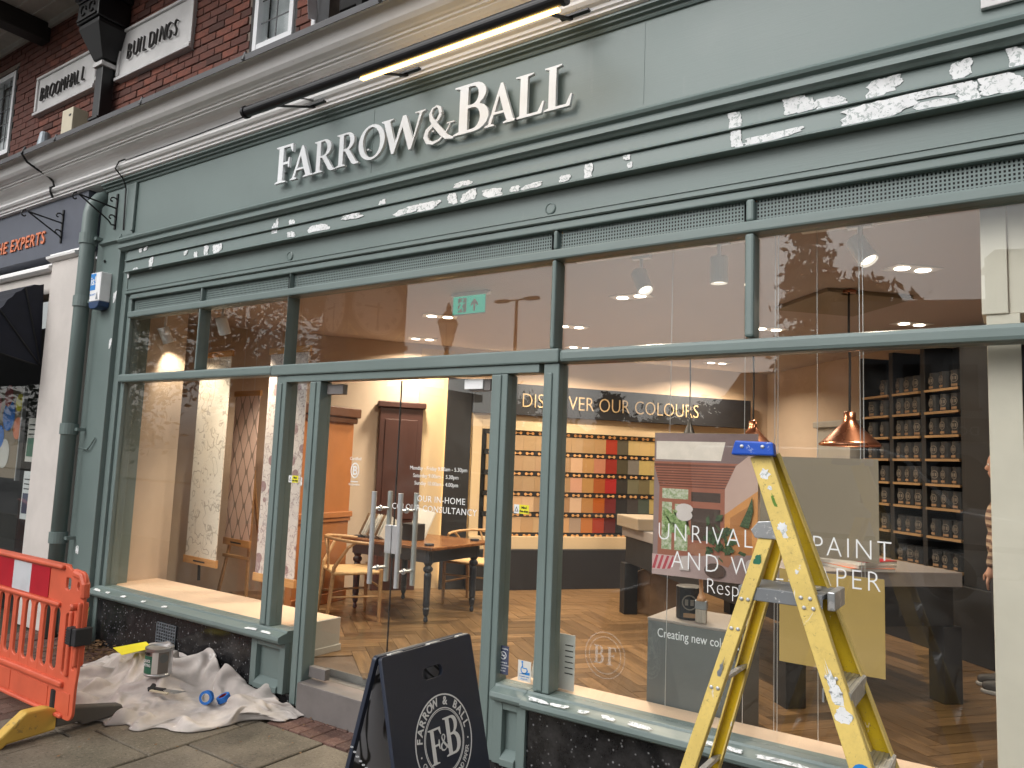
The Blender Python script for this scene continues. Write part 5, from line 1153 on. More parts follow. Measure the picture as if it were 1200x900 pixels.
rows = ['d8b37c d9b47e d8b280 d6b07c d5b07e d4ae7c d6ad7a d8b07c d2a66c d6a66a c83a14 6a6040 c0a468 c4a468 c0a060 b89c60 b09460 c0a878',
        'd6b07c d8b07e d8b080 d8b282 d6ae80 d8b080 d4a876 c8a078 dca45e e2926a b02812 5c5230 948a70 b8a05e b49c60 a89050 a09060 b0a070',
        'd2ac7a d4ae80 cfa878 d4ae7e d0a876 d4ac76 cda06c c49070 d8a058 c86424 a01a18 3c3628 8c8458 8a7c4c a09058 988c58 8c8450 a49464',
        'cca878 d0ac80 c8a074 c8a47a cca476 cca470 cc9c6c cca884 d89850 a85008 8a2420 262420 50483c 5c6850 b8a060 88805c 6c6c50 94845c',
        'c8a478 cca87c c09c70 b08c60 b8986c bc9868 c09464 a08870 e08840 9c3010 6a1c18 20201e 44403a 6a7258 a89458 706c58 545c4c 84785a',
        'c4a074 c0a078 b09068 a08058 a89068 b08c60 98845c 30261e a87850 98381c 581c16 1c1c1c 3c3a38 586050 988450 605e50 484c44 746c54',
        'b8986c b09470 a08460 907450 988460 a0845c 8c7854 2a221c a07048 8c3018 4c1a14 181818 343434 505848 887848 545248 3c4038 64604c']
pm = [MB().box(-.0765, .0765, -.012, .012, -.09, .0).mesh('colour_swatch') for _ in range(1)]
swm = {}
for r_, line in enumerate(rows):
    zr = 1.845-.242*r_
    mb = MB(); mb2 = MB()
    for c_ in range(23):
        s = .42+.155*c_
        k = line.split(); h = k[min(c_, 17)]
        key = h
        if key not in swm:
            g = NG('swatch_'+h); cl = hexl(h); kk = .85 if cl[0] > .3 and cl[0]-cl[2] < .42 else .50; kb = 1.15 if cl[0] > .3 else 1.4; g.bsdf((cl[0]*kk, cl[1]*kk*1.03, cl[2]*kk*kb, 1), .6); swm[key] = g.m
        o = bpy.data.objects.new('colour_swatch', pm[0].copy() if not pm[0].users else pm[0].copy()); o.data.materials.append(swm[key]); C.objects.link(o); o.parent = cw
        o.location = (s+.0775, -.055, zr-.052); o.scale = (1, 1, 2.0)
        for d in (-.033, .033):
            q = MB().lathe([(.018, 0), (.018, .006), (.006, .006)], 8).xf(Matrix.Translation((s+.0775+d, -.072, zr-.025)) @ Matrix.Rotation(math.pi/2, 4, 'X')); mb.add(q.v, q.f)
        mb.box(s+.0775-.02, s+.0775+.02, -.080, -.074, zr-.030, zr-.022)
    o = cp('hanging_rings', 'oak_bar', mb, fix=False); o['kind'] = 'stuff'
    cp('rail', 'shelf_black', MB().box(.40, 3.97, -.068, -.021, zr-.050, zr+.0))
# black hours column and golden strip, painted sample panels left of it
t = loc_thing('black_panel', 'tall black wall panel left of the swatch wall behind the right door', 'panel', T1, .05, 0, 0); MB().box(-.13, .165, -.10, -.06, .0, 2.42).build('board', 'charcoal', t, bevel=.004)
t = loc_thing('gold_panel', 'lit mustard wall strip between the rust panel and black panel', 'panel', T1, -.3, 0, 0); MB().box(-.10, .30, -.012, 0, 0, 2.75).build('board', 'gold_wall', t); MB().box(.255, .27, -.04, -.02, .1, 2.6).build('led_strip', 'led_cove', t)
t = loc_thing('rust_panel', 'dark rust red panelled board seen through the left door', 'panel', T1, -.6, 0, 0); MB().box(-.25, .24, -.10, -.02, .0, 2.03).box(-.19, .18, -.112, -.10, .78, 1.9).box(-.19, .18, -.112, -.10, .12, .66).build('board', 'rust_panel', t, bevel=.01); MB().box(-.28, .27, -.13, -.015, 2.031, 2.10).box(-.27, .26, -.12, -.10, .70, .74).build('moulding', 'rust_panel', t, bevel=.01)
t = thing('orange_panel', 'burnt orange panelled board with dado rail beside the wishbone chair', 'panel', (-5.75, 1.75, FZ), R_(97), local=True)
MB().box(-.55, .22, 0, .08, 0, 1.86).box(-.45, .12, -.012, 0, .12, .62).build('board', 'orange_panel', t, bevel=.008); MB().box(-.57, .24, -.035, .0, .84, .90).box(-.56, .23, -.02, .0, .80, .84).box(-.56, .23, -.022, 0, 0, .10).build('dado_rail', 'orange_panel', t, bevel=.008); MB().box(-.60, .26, -.06, .09, 1.861, 1.96).box(-.58, .24, -.035, .085, 1.80, 1.8605).build('cornice', 'dark_cornice', t, bevel=.012)
# hanging wallpapers
def drop(name, label, x0, x1, y, z0, z1, rz, m, group='hanging wallpaper drops'):
    t = thing(name, label, 'wallpaper', ((x0+x1)/2, y, z0), rz, group, local=True); w = (x1-x0)/2; h = z1-z0
    MB().box(-w, w, -.004, .004, .0, h).build('paper', m, t)
    MB().box(-w-.02, w+.02, -.014, .014, h, h+.055).build('top_batten', 'oak_bar', t, bevel=.003); MB().box(-w-.02, w+.02, -.014, .014, -.07, .0).build('bottom_batten', 'oak_bar', t, bevel=.003)
    MB().box(-.10, .10, -.0155, -.0142, -.045, -.030).build('print', 'black_print', t)
    MB().tube([(-w*.5, 0, h+.05), (-w*.5, 0, CZ-z0)], .0015, 5).tube([(w*.5, 0, h+.05), (w*.5, 0, CZ-z0)], .0015, 5).build('wire', 'steel', t); return t
drop('wallpaper_drop', 'cream wallpaper drop with lily outline drawing left of the others', -6.80, -6.27, .80, .66, 2.60, R_(-3), 'paper_lily')
drop('wallpaper_drop', 'pale wallpaper drop with dark roses behind the narrow left pane', -5.58, -5.05, .70, .64, 2.57, R_(-2), 'paper_rose')
drop('wallpaper_drop', 'mauve wallpaper drop with trellis pattern on an easel between the other two', -6.84, -6.38, 1.25, .80, 2.26, R_(-6), 'paper_ogee')
t = thing('easel', 'wooden easel legs standing under the mauve trellis wallpaper', 'easel', (-6.7, 1.35, FZ))
mb = MB()
for a, b in (((-6.86, 1.25, FZ), (-6.66, 1.36, 1.5)), ((-6.40, 1.25, FZ), (-6.56, 1.36, 1.5)), ((-6.6, 1.62, FZ), (-6.61, 1.38, 1.5))): MB().beam(a, b, .03, .025).build('leg', 'chair_wood', t, bevel=.003)
MB().beam((-6.84, 1.27, .62), (-6.42, 1.27, .62), .03, .03, (0, 0, 1)).build('crossbar', 'chair_wood', t, bevel=.003)
tag(MB().tube([(-6.98, 1.1, .36), (-7.0, 1.1, .62), (-6.97, 1.1, .74), (-6.90, 1.12, .80)], .014, 8).build('hose', 'rubber'), 'black curved tube behind the mauve wallpaper', 'tube')
t = thing('fire_notice', 'small red fire notice on the wall left of the mauve wallpaper', 'notice', (-6.9, 1.1, 1.4)); MB().box(-6.885, -6.85, 1.05, 1.055, 1.36, 1.52).build('sheet', 'red_print', t); MB().box(-6.875, -6.86, 1.048, 1.0495, 1.42, 1.46).build('symbol', 'print_white', t)
# --- dark paint shelves
su = loc_thing('paint_shelves', 'tall black shelving with oak edged shelves of paint tins on the right', 'shelving', T2, 0, 0, 0)
def sp_(name, m, mb, **kw): return mb.build(name, m, su, **kw)
sp_('back', 'shelf_black', MB().box(-1.06, .62, .29, .31, 0, 2.68)); sp_('cabinet', 'shelf_black', MB().box(-1.06, .62, -.06, .289, 0, .60), bevel=.004)
for x in (-1.045, -.60, -.17, .30): sp_('upright', 'shelf_black', MB().box(x-.028, x+.028, -.005, .289, .601, 2.68), bevel=.003)
sp_('side_panel', 'shelf_black', MB().box(.329, .62, -.02, .289, .601, 2.68), bevel=.003)
SZ = [2.27, 2.07, 1.86, 1.65, 1.43, 1.22, .97, .70]
tin0 = None; BAYS = [(-1.0, -.64), (-.555, -.215), (-.125, .255)]
def make_tin(label):
    t = thing('paint_tin', label, 'paint tin', (0, 0, 0), 0, 'black paint tins on the dark shelves', local=True)
    MB().lathe([(.062, 0), (.064, .003), (.064, .14), (.066, .143), (.066, .15), (.060, .152), (.001, .150)], 16).build('can', 'tin_black', t)
    me = shape([ell(0, .082, .036, .036, 20), ell(0, .082, .030, .030, 20)], .0005); me.transform(Matrix.Translation((0, -.0655, 0)) @ FACE); link('emblem', me, 'tin_print', t)
    MB().box(-.022, -.006, -.0662, -.0652, .068, .096).box(.004, .02, -.0662, -.0652, .068, .096).build('monogram', 'tin_print', t); MB().box(-.028, .028, -.0662, -.0640, .012, .032).build('label', 'kraft', t); return t
ordn = ['top', 'second', 'third', 'fourth', 'fifth', 'sixth', 'seventh', 'bottom']; bays = ['left', 'middle', 'right']; posn = ['left', 'centre', 'right']
for i, z in enumerate(SZ):
    for b, (x0, x1) in enumerate(BAYS):
        sp_('shelf', 'oak', MB().box(x0-.012, x1+.012, -.022, -.005, z-.022, z).box(x0-.012, x1+.012, -.0049, .28, z-.016, z-.001))
        n_ = 3 if b else 2
        for k in range(n_):
            if i == 0 and b == 0 and k == 0: continue
            x = x0+(x1-x0)*(k+.5)/n_; lb = 'black paint tin, %s shelf of the dark shelving, %s bay, %s of its row' % (ordn[i], bays[b], posn[k] if n_ == 3 else posn[0 if k == 0 else 2])
            p = T2 @ Vector((x, .06, z))
            if tin0 is None: tin0 = make_tin(lb); tin0.location = p; tin0.rotation_euler = (0, 0, A2)
            else: dup(tin0, p, A2+random.uniform(-.25, .25), lb)
# --- the long counter
AD = R_(45); TD = Matrix.Translation((-.33, 2.30, FZ)) @ Matrix.Rotation(R_(-225), 4, 'Z')
dk = thing('counter_table', 'large black counter table with thick grey top and square legs', 'table', (-2.0, 2.6, FZ))
P = [Vector((-.33, 2.30, 0)), Vector((-1.2, 1.42, 0)), Vector((-3.42, 3.55, 0)), Vector((-2.55, 4.43, 0))]
def quadbox(mb, z0, z1, ins=0):
    c = sum(P, Vector())/4; q = [p+(c-p).normalized()*ins for p in P]
    return mb.add([(p.x, p.y, z0) for p in q]+[(p.x, p.y, z1) for p in q], [(3, 2, 1, 0), (4, 5, 6, 7)]+[(i, (i+1) % 4, 4+(i+1) % 4, 4+i) for i in range(4)])
quadbox(MB(), .985, 1.08).build('top', 'desk_grey', dk, bevel=.004); quadbox(MB(), .72, .984, .06).build('drawer_case', 'shelf_black', dk, bevel=.004)
c = sum(P, Vector())/4
for p in P:
    q = p+(c-p).normalized()*.12; m_ = Matrix.Translation((q.x, q.y, 0)) @ Matrix.Rotation(R_(45), 4, 'Z'); MB().box(-.07, .07, -.07, .07, FZ, .72).xf(m_).build('leg', 'shelf_black', dk, bevel=.004)
mm = Matrix.Translation((-3.0, 3.55, 0)) @ Matrix.Rotation(R_(45), 4, 'Z')
tag(MB().box(-.35, .45, -.30, .32, 1.082, 1.20).xf(mm).build('display_tray', 'taupe', bevel=.01), 'brown topped low box on the far left end of the counter', 'box')
for k in range(3):
    m_ = Matrix.Translation((-3.20+.17*k, 3.62-.02*k, FZ)) @ Matrix.Rotation(R_(20-6*k), 4, 'Z')
    t = thing('paper_bag', ['brown paper bag under the counter, leftmost of three beside the leg', 'middle one of three brown paper bags under the counter', 'brown paper bag under the counter, rightmost of the three'][k], 'bag', m_.translation, R_(20-6*k), 'brown paper bags under the counter', local=True)
    MB().prism([(-.08, 0), (.08, 0), (.075, .40), (.02, .44), (-.02, .43), (-.075, .40)], 'y', -.05, .05).build('body', 'kraft', t, bevel=.006); MB().tube([(-.03, -.03, .42), (-.03, -.03, .48), (.03, -.03, .48), (.03, -.03, .42)], .004, 5).build('handle', 'kraft', t)
mm = Matrix.Translation((-.95, 1.95, 1.082)) @ Matrix.Rotation(R_(45), 4, 'Z')
for k, (m, lb) in enumerate((('orange_letter', 'orange covered magazine lying lowest on the counter stack'), ('paper_white', 'pale magazine in the middle of the counter stack'), ('red_film', 'pinkish red magazine topmost on the counter stack'))):
    t = thing('magazine', lb, 'magazine', mm @ Vector((0, 0, .022*k)), R_(45+9*k), local=True); MB().box(-.16, .16, -.22, .22, 0, .018).build('pages', 'paper_white', t); MB().box(-.162, .162, -.222, .222, .0182, .0212).build('cover', m, t)
# --- pendants
def pendant(x, y, z, r, label, m='copper'):
    t = thing('pendant_lamp', label, 'pendant lamp', (x, y, z), 0, 'copper pendant lamps over the counter', local=True)
    MB().lathe([(r, 0), (r*1.02, .012), (r*.92, .03), (r*.55, .10), (r*.26, .16), (r*.20, .19), (r*.20, .235), (r*.08, .245)], 32, cap=False).build('shade', m, t, smooth=True)
    MB().tube([(0, 0, .24), (.004, 0, .6), (-.003, .003, .8), (0, 0, CZ-z-.03)], .008, 6).build('flex', 'iron', t); MB().lathe([(.05, 0), (.05, .02), (.02, .03)], 14, (0, 0, CZ-z-.03)).build('rose', 'copper', t); MB().lathe([(.001, -.03), (.03, -.01), (.035, .02), (.015, .06)], 12, (0, 0, .06)).build('bulb', 'lamp_glow', t); return t
pendant(-.98, 2.08, 1.90, .20, 'copper pendant lamp hanging nearest the dark paint shelves'); pendant(-1.93, 3.03, 1.90, .18, 'copper pendant lamp partly hidden behind the top of the ladder'); pendant(-2.87, 3.97, 2.02, .07, 'small dark pendant lamp in front of the swatch wall header', 'iron')
# shelf with bottles at the back
bs_ = loc_thing('wall_shelf', 'dark back shelf with jars seen right of the ladder top', 'shelf', T2, -1.9, 0, 0); MB().box(-2.55, -1.15, .0, .3, 1.42, 1.46).box(-2.55, -1.15, .0, .3, 0, .80).build('board', 'shelf_black', bs_)
for k in range(7):
    p = T2 @ Vector((-2.45+.19*k, .12, 1.461)); q = random.Random(k)
    MBt = MB().lathe([(.03+.01*(k % 3), 0), (.035+.01*(k % 3), .10), (.015, .14+.03*(k % 2)), (.012, .20), (.001, .20)], 12)
    o = MBt.build('bottle', ('tin_black', 'paper_white', 'blue_print')[k % 3]); o.location = p; tag(o, ['black bottle', 'white bottle', 'blue bottle', 'second black bottle', 'second white bottle', 'second blue bottle', 'last black bottle'][k]+' on the back shelf counting from the left', 'bottle', 'bottles on the back shelf')
t = loc_thing('wall_socket', 'small framed switch plate on the wall behind the nearest pendant', 'switch', T2, -1.36, .3, 1.9); MB().box(-1.43, -1.31, .30, .319, 1.86, 2.0).xf(Matrix.Translation((1.36, -.3, -1.9))).build('plate', 'taupe', t)
t = loc_thing('folding_screen', 'pale cupboard against the back wall behind the nearest copper pendant', 'cupboard', T2, -1.5, 0, 0); MB().box(-.28, .30, -.04, .28, 0, 1.98).build('carcass', 'plinth_white', t, bevel=.006); MB().box(-.31, .33, -.08, .29, 1.981, 2.05).build('cornice', 'plinth_white', t, bevel=.01)
# --- posters behind the glass
def hang(name, label, cat, x0, x1, z0, z1, y, m, wx):
    t = thing(name, label, cat, ((x0+x1)/2, y, z0)); MB().box(x0, x1, y, y+.004, z0, z1).build('sheet', m, t)
    mb = MB()
    for x in wx: mb.tube([(x, y+.002, .47), (x, y+.002, CZ)], .0018, 5)
    mb.build('wire', 'steel', t); return t
hang('hung_panel', 'large taupe sheet hung on wires in the window right of the ladder', 'panel', -1.07, -.535, 1.305, 1.775, .20, 'taupe', (-1.0, -.985, -.61, -.595))
hang('hung_panel', 'ochre painted sheet hung below the taupe sheet behind the ladder', 'panel', -.975, -.515, .80, 1.235, .20, 'ochre', (-.80,))
MBp = hang('window_poster', 'photographic poster of a timber beamed room hung behind the glass left of the ladder', 'poster', -1.635, -1.08, 1.135, 1.885, .20, 'sample_bg' if 'sample_bg' in M else 'taupe', (-1.55, -1.15))
def pc(name, rgb): mat(name, rgb, .45, var=.06, vs=14, bump=0)
for nm, rgb in (('print_mauve', (.26, .17, .16)), ('print_sky', (.85, .72, .62)), ('print_beam', (.36, .12, .07)), ('print_beam_dark', (.15, .05, .03)), ('print_wall', (.50, .32, .27)), ('print_orange', (.62, .25, .07)), ('print_amber', (.48, .19, .06)), ('print_glass', (.60, .55, .42)), ('print_leaf', (.05, .09, .035)), ('print_garden', (.22, .33, .10)), ('print_dark', (.07, .035, .025)), ('print_table', (.36, .25, .235)), ('print_white2', (.72, .66, .62)), ('print_rug', (.48, .06, .08)), ('print_rug2', (.62, .42, .40)), ('print_terra', (.38, .16, .09))): pc(nm, rgb)
def pgrad(name, c0, c1, axis, k=.5, vs=30):
    """flat print whose ink runs from c0 to c1 across the poster"""
    g = NG(name); v = g.coord('Object'); s = g.n('SeparateXYZ'); g.put(s.inputs[0], v)
    f = g.ramp(s.outputs[0], -1.635, -1.08) if axis == 'x' else g.ramp(s.outputs[2], 1.885, 1.135)
    f = g.math('ADD', g.math('MULTIPLY', f, 1-k), g.math('MULTIPLY', g.ramp(g.noise(v, vs, 5, .7), .3, .7), k))
    g.bsdf(g.mix(f, c4(c0), c4(c1)), .45); M[name] = g.m
pgrad('print_mauve', (.30, .20, .185), (.20, .125, .12), 'x', .15); pgrad('print_wall', (.42, .25, .21), (.60, .40, .33), 'x', .15, 8); pgrad('print_orange', (.50, .20, .06), (.70, .30, .09), 'x', .2, 8)
pgrad('print_glass', (.75, .70, .58), (.16, .26, .07), 'z', .75, 55); pgrad('print_garden', (.10, .20, .04), (.45, .52, .25), 'x', .9, 90); pgrad('print_table', (.50, .36, .34), (.28, .18, .165), 'x', .2, 10); pgrad('print_white2', (.85, .76, .72), (.55, .45, .42), 'z', .2, 12); pgrad('print_leaf', (.015, .03, .012), (.10, .15, .06), 'x', .9, 70); pgrad('print_dark', (.05, .03, .022), (.10, .055, .04), 'z', .5, 40)
lay = [0]
def pr(poly, m):
    lay[0] += .25; me = shape([[(-1.635+u*.555, 1.135+(1-v)*.75) for u, v in poly]], .0002); me.transform(Matrix.Translation((0, .1994-.00045*lay[0], 0)) @ FACE); link('print', me, m, MBp)
def rc(u0, u1, v0, v1): return [(u0, v0), (u1, v0), (u1, v1), (u0, v1)]
pr(rc(.005, .995, .003, .997), 'print_mauve'); pr([(.0, .205), (.84, .205), (.72, .235), (.02, .235)], 'print_beam'); pr([(.02, .06), (.70, .06), (.66, .19), (.02, .19)], 'print_sky')
pr([(.0, .22), (.82, .22), (.70, .38), (.06, .38)], 'print_beam_dark')
for k in range(8): v = .238+.018*k; pr([(.0+.008*k, v), (.82-.015*k, v-.004), (.81-.015*k, v+.006), (.008*k, v+.009)], 'print_beam')
pr([(.06, .38), (.70, .38), (.70, .88), (.05, .88)], 'print_beam'); pr([(.80, .22), (1, .10), (1, .40), (.70, .55), (.70, .38)], 'print_wall')
pr([(.70, .55), (1, .38), (1, .90), (.70, .90)], 'print_orange'); pr([(.75, .57), (.95, .47), (.95, .85), (.75, .82)], 'print_amber')
pr(rc(.09, .35, .395, .465), 'print_glass'); pr(rc(.38, .66, .41, .475), 'print_dark'); pr(rc(.38, .66, .52, .74), 'print_dark'); pr(rc(.09, .19, .49, .82), 'print_glass'); pr(rc(.22, .35, .50, .82), 'print_glass')
for i in range(9): q = random.Random(i); pr([(.10+.25*q.random()+a, .52+.2*q.random()+b) for a, b in blob(.06, .06, 10, .4, i)], 'print_garden')
pr([(.0, .86), (.30, .86), (.22, 1.0), (0, 1.0)], 'print_rug2')
for k in range(5): pr([(.04+.055*k, .865), (.065+.055*k, .865), (.03+.05*k, .96), (.0+.05*k, .96)], 'print_rug')
pr([(.22, .86), (1, .80), (1, .998), (.0, .998), (.0, .97), (.20, .95)], 'print_table')
pr([(.50+a, .57+b) for a, b in arc(0, 0, .09, .045, 0, 360, 14)], 'print_white2') if 0 else None
pr([(.315+a, .53+b) for a, b in ell(0, 0, .085, .036, 16)], 'print_white2'); pr([(.315+a, .575+b) for a, b in ell(0, 0, .08, .040, 16)], 'print_white2')
pr([(.46+a, .80+b) for a, b in ell(0, 0, .10, .045, 16)], 'print_terra'); pr([(.69, .80), (.62, .88), (.74, .90), (.80, .82)], 'print_terra')
for i in range(60):
    q = random.Random(i+50); u, v = .66+q.gauss(0, .08), .72+q.gauss(0, .06); a = q.uniform(-.6, 3.6); l = q.uniform(.04, .09)
    pr([(u, v), (u+l*.5*math.cos(a)-.02, v-l*.5*abs(math.sin(a))-.015), (u+l*math.cos(a), v-l*abs(math.sin(a))), (u+l*.5*math.cos(a)+.02, v-l*.5*abs(math.sin(a))+.02)], 'print_leaf')
for i in range(8): pr([(.84+.01*i, .62-.015*i), (.90+.008*i, .56-.02*i), (.93+.005*i, .63-.015*i)], 'print_leaf')
pr([(.62+a, .93+b) for a, b in ell(0, 0, .10, .05, 16)], 'print_dark'); pr([(.30, .86), (.36, .85), (.38, .95), (.28, .95)], 'print_white2'); pr([(.95+a, .87+b) for a, b in ell(0, 0, .05, .04, 12)], 'print_white2')
# --- grey display plinth with tin and brush
t = thing('display_plinth', 'grey display box lettered creating new colours in the right window', 'plinth', (-1.43, .40, FZ)); MB().box(-1.68, -1.20, .26, .66, FZ, .878).build('body', 'grey_box', t, bevel=.003); MB().box(-1.682, -1.198, .258, .662, .879, .893).build('top', 'grey_top', t, bevel=.002)
put_text('lettering', 'Creating new colours', .066, 'print_white', t, (-1.625, .2585, .80), extrude=.0006, width=.76)
t = dup(tin0, (-1.50, .40, .894), R_(20), 'large black paint tin with ringed crest standing on the grey display box', 'display tins'); t.scale = (1.12, 1.12, 1.12); t['group'] = 'paint tin on the display box'
t = thing('display_brush', 'paint brush with pale wooden handle leaning upright beside the display tin', 'brush', (-1.40, .31, .894)); MB().box(-1.432, -1.372, .30, .318, .895, .965).build('bristles', 'bristle', t, bevel=.004); MB().box(-1.434, -1.370, .298, .32, .966, 1.012).build('ferrule', 'tin_metal', t, bevel=.003); MB().tube([(-1.402, .309, 1.01), (-1.402, .309, 1.03), (-1.403, .309, 1.05), (-1.405, .309, 1.10), (-1.406, .309, 1.155), (-1.406, .309, 1.165)], [.028, .02, .011, .010, .013, .008], 12).build('handle', 'brush_wood', t, smooth=True)
# --- leaflets in the small pane
t = thing('leaflet_stand', 'white leaflet standing open behind the mullion on the window ledge', 'leaflet', (-2.15, .15, .463)); MB().beam((-2.29, .16, .464), (-2.25, .20, .74), .13, .004).build('card', 'paper_white', t); MB().box(-2.19, -2.04, .11, .115, .464, .76).build('card', 'paper_white', t)
for k in range(6): MB().box(-2.10, -2.05, .1085, .1095, .55+.03*k, .556+.03*k).build('print', 'black_print', t)
tag(MB().box(-4.36, -4.25, .15, .155, .47, .72).build('card_stand', 'paper_white'), 'white card leaning behind the narrow left pane', 'card')
# --- small table and wishbone chairs
t = thing('consultation_table', 'dark blue turned leg table with polished brown top', 'table', (-4.95, 2.05, FZ))
MB().box(-5.52, -4.34, 1.62, 2.55, .872, .902).build('top', 'table_wood', t, bevel=.008); MB().box(-5.42, -4.44, 1.70, 2.47, .75, .871).build('apron', 'table_blue', t, bevel=.004)
for x in (-5.38, -4.48):
    for y in (1.74, 2.43): MB().lathe([(.010, 0), (.022, .012), (.018, .04), (.014, .05), (.024, .07), (.032, .12), (.026, .13), (.032, .15), (.030, .22), (.036, .42), (.028, .44), (.044, .46), (.044, .48), (.028, .50), (.044, .53), (.044, .70)], 16, (x, y, FZ)).build('leg', 'table_blue', t, smooth=False)
def chair(loc, rz, label):
    t = thing('wishbone_chair', label, 'chair', loc, rz, 'wishbone chairs at the small table', local=True)
    MB().box(-.25, .25, -.21, .21, .415, .445).build('seat', 'rush', t, bevel=.015)
    for x, y in ((-.24, -.22), (.24, -.22)): MB().tube([(x, y, 0), (x, y, .25), (x, y, .46)], [.013, .019, .016], 10).build('leg', 'chair_wood', t)
    for sx in (-1, 1): MB().tube([(sx*.20, .24, 0), (sx*.19, .21, .30), (sx*.21, .20, .48), (sx*.27, .10, .66), (sx*.275, .04, .70)], [.014, .019, .018, .014, .012], 10).build('leg', 'chair_wood', t)
    a = [R_(-12+17*i*204/204) for i in range(13)]; MB().tube([(.29*math.cos(R_(-22+224*i/14)), -.02+.26*math.sin(R_(-22+224*i/14)), .70+.03*math.sin(R_(-22+224*i/14))) for i in range(15)], .014, 10).build('top_rail', 'chair_wood', t)
    MB().tube([(0, .205, .44), (0, .21, .55), (-.07, .235, .72)], .011, 8).tube([(0, .21, .55), (.07, .235, .72)], .011, 8).build('wishbone_splat', 'chair_wood', t)
    MB().tube([(-.24, -.22, .30), (.24, -.22, .30)], .010, 8).tube([(-.24, -.22, .22), (-.19, .22, .22)], .010, 8).tube([(.24, -.22, .22), (.19, .22, .22)], .010, 8).tube([(-.25, -.22, .43), (.25, -.22, .43)], .014, 8).build('stretcher', 'chair_wood', t); return t
c1 = chair((-5.12, 1.40, FZ), R_(150), 'pale wooden wishbone chair with rush seat in front of the small table')
dup(c1, (-4.72, 2.78, FZ), R_(10), 'wooden wishbone chair tucked behind the far side of the small table')
for k in range(9): 
    o = MB().beam((0, 0, 0), (.02, .10, .20), .004, .15, (1, 0, 0)).build('colour_card', 'paper_white' if k % 3 else 'kraft'); o.location = (-5.36+.035*k, 1.78, .903); tag(o, ('first', 'second', 'third', 'fourth', 'fifth', 'sixth', 'seventh', 'eighth', 'ninth')[k]+' colour card from the left in the slanted row on the brown table', 'card', 'colour cards standing on the small table')
tag(MB().box(-4.98, -4.80, 1.9, 2.05, .903, 1.06).build('card_box', 'charcoal', bevel=.006), 'dark box standing on the brown table right of the cards', 'box')
tag(MB().beam((-5.05, 2.2, .903), (-5.0, 2.3, 1.17), .30, .012, (1, -.2, 0)).build('brochure', 'paper_white'), 'white brochure leaning at the back of the brown table', 'brochure')
# --- exit sign
t = thing('exit_sign', 'green illuminated running man exit sign with upward arrow hanging from the ceiling', 'exit sign', (-3.57, 1.0, 2.87)); EX0, EX1 = -3.735, -3.415
MB().box(EX0-.015, EX1+.03, .985, 1.03, 2.99, CZ-.001).build('housing', 'plastic_white', t, bevel=.004); MB().box(EX0, EX1, 1.0, 1.008, 2.845, 2.989).build('panel', 'exit_green', t); MB().box(EX0-.006, EX1+.006, .9985, .9995, 2.838, 2.846).box(EX0-.006, EX0, .9985, .9995, 2.8465, 2.989).box(EX1, EX1+.006, .9985, .9995, 2.8465, 2.989).build('edge', 'print_white', t)
MB().box(-3.685, -3.60, .9985, .9995, 2.86, 2.975).build('symbol', 'print_white', t)
mb = MB().ribbon([(-3.65, 2.945), (-3.645, 2.92), (-3.655, 2.90)], .020, .9972, .998).ribbon([(-3.655, 2.90), (-3.635, 2.888), (-3.632, 2.868)], .011, .9965, .997).ribbon([(-3.656, 2.902), (-3.668, 2.885), (-3.69, 2.878)], .011, .9958, .9963).ribbon([(-3.648, 2.938), (-3.628, 2.93), (-3.615, 2.938)], .008, .995, .9956).ribbon([(-3.65, 2.938), (-3.672, 2.932), (-3.678, 2.916)], .008, .9942, .9948)
mb.build('running_man', 'exit_green', t); me = shape([ell(-3.64, 2.958, .010, .010, 12)], .0003); me.transform(Matrix.Translation((0, .997, 0)) @ FACE); link('running_man', me, 'exit_green', t)
me = shape([[(-3.53, 2.865), (-3.51, 2.865), (-3.51, 2.925), (-3.485, 2.90), (-3.485, 2.925), (-3.52, 2.965), (-3.555, 2.925), (-3.555, 2.90), (-3.53, 2.925)]], .0005); me.transform(Matrix.Translation((0, .998, 0)) @ FACE); link('arrow', me, 'print_white', t)
# --- track spots and downlights
def spot(x, y, z, rx, rz, label, lit, energy=0):
    t = thing('track_spot', label, 'spotlight', (x, y, z), 0, 'white track spotlights near the shop window', local=True)
    m_ = Matrix.Rotation(rz, 4, 'Z') @ Matrix.Rotation(rx, 4, 'X')
    MB().lathe([(.048, -.10), (.050, -.095), (.050, .05), (.046, .055), (.001, .055)], 20, cap=False).lathe([(.046, -.10), (.044, -.085), (.001, -.085)], 20, cap=False).xf(m_).build('head', 'plastic_white', t)
    MB().tube([(0, 0, .03), (0, 0, CZ-z-.02)], .012, 8).box(-.06, .06, -.02, .02, CZ-z-.035, CZ-z-.002).build('stem', 'plastic_white', t)
    MB().lathe([(.040, -.0875), (.001, -.0880)], 16, cap=True).xf(m_).build('lens', 'spot_glow' if lit else 'paper_white', t)
    if energy:
        l = bpy.data.lights.new('spot_lamp', 'SPOT'); l.energy = energy; l.color = (1, .83, .62); l.spot_size = R_(96); l.spot_blend = .6; l.shadow_soft_size = .04
        o = bpy.data.objects.new('spot_lamp', l); C.objects.link(o); o.parent = t; o.matrix_local = m_ @ Matrix.Translation((0, 0, -.11))
spot(-6.70, .34, 2.78, R_(25), R_(-12), 'lit track spotlight at the far left of the window', True, 36); spot(-5.75, .30, 2.80, R_(24), R_(6), 'cylinder spotlight above the lily wallpaper seen from its side', True, 80)
spot(-1.92, .60, 2.86, R_(-30), R_(60), 'white spotlight above the window just right of the tall mullion', True, 18); spot(-1.40, .52, 2.86, R_(2), 0, 'white spotlight hanging straight down left of the right mullion', True, 13); spot(-.66, .54, 2.88, R_(-32), R_(65), 'white spotlight tilted left in the right hand top light', True, 18)
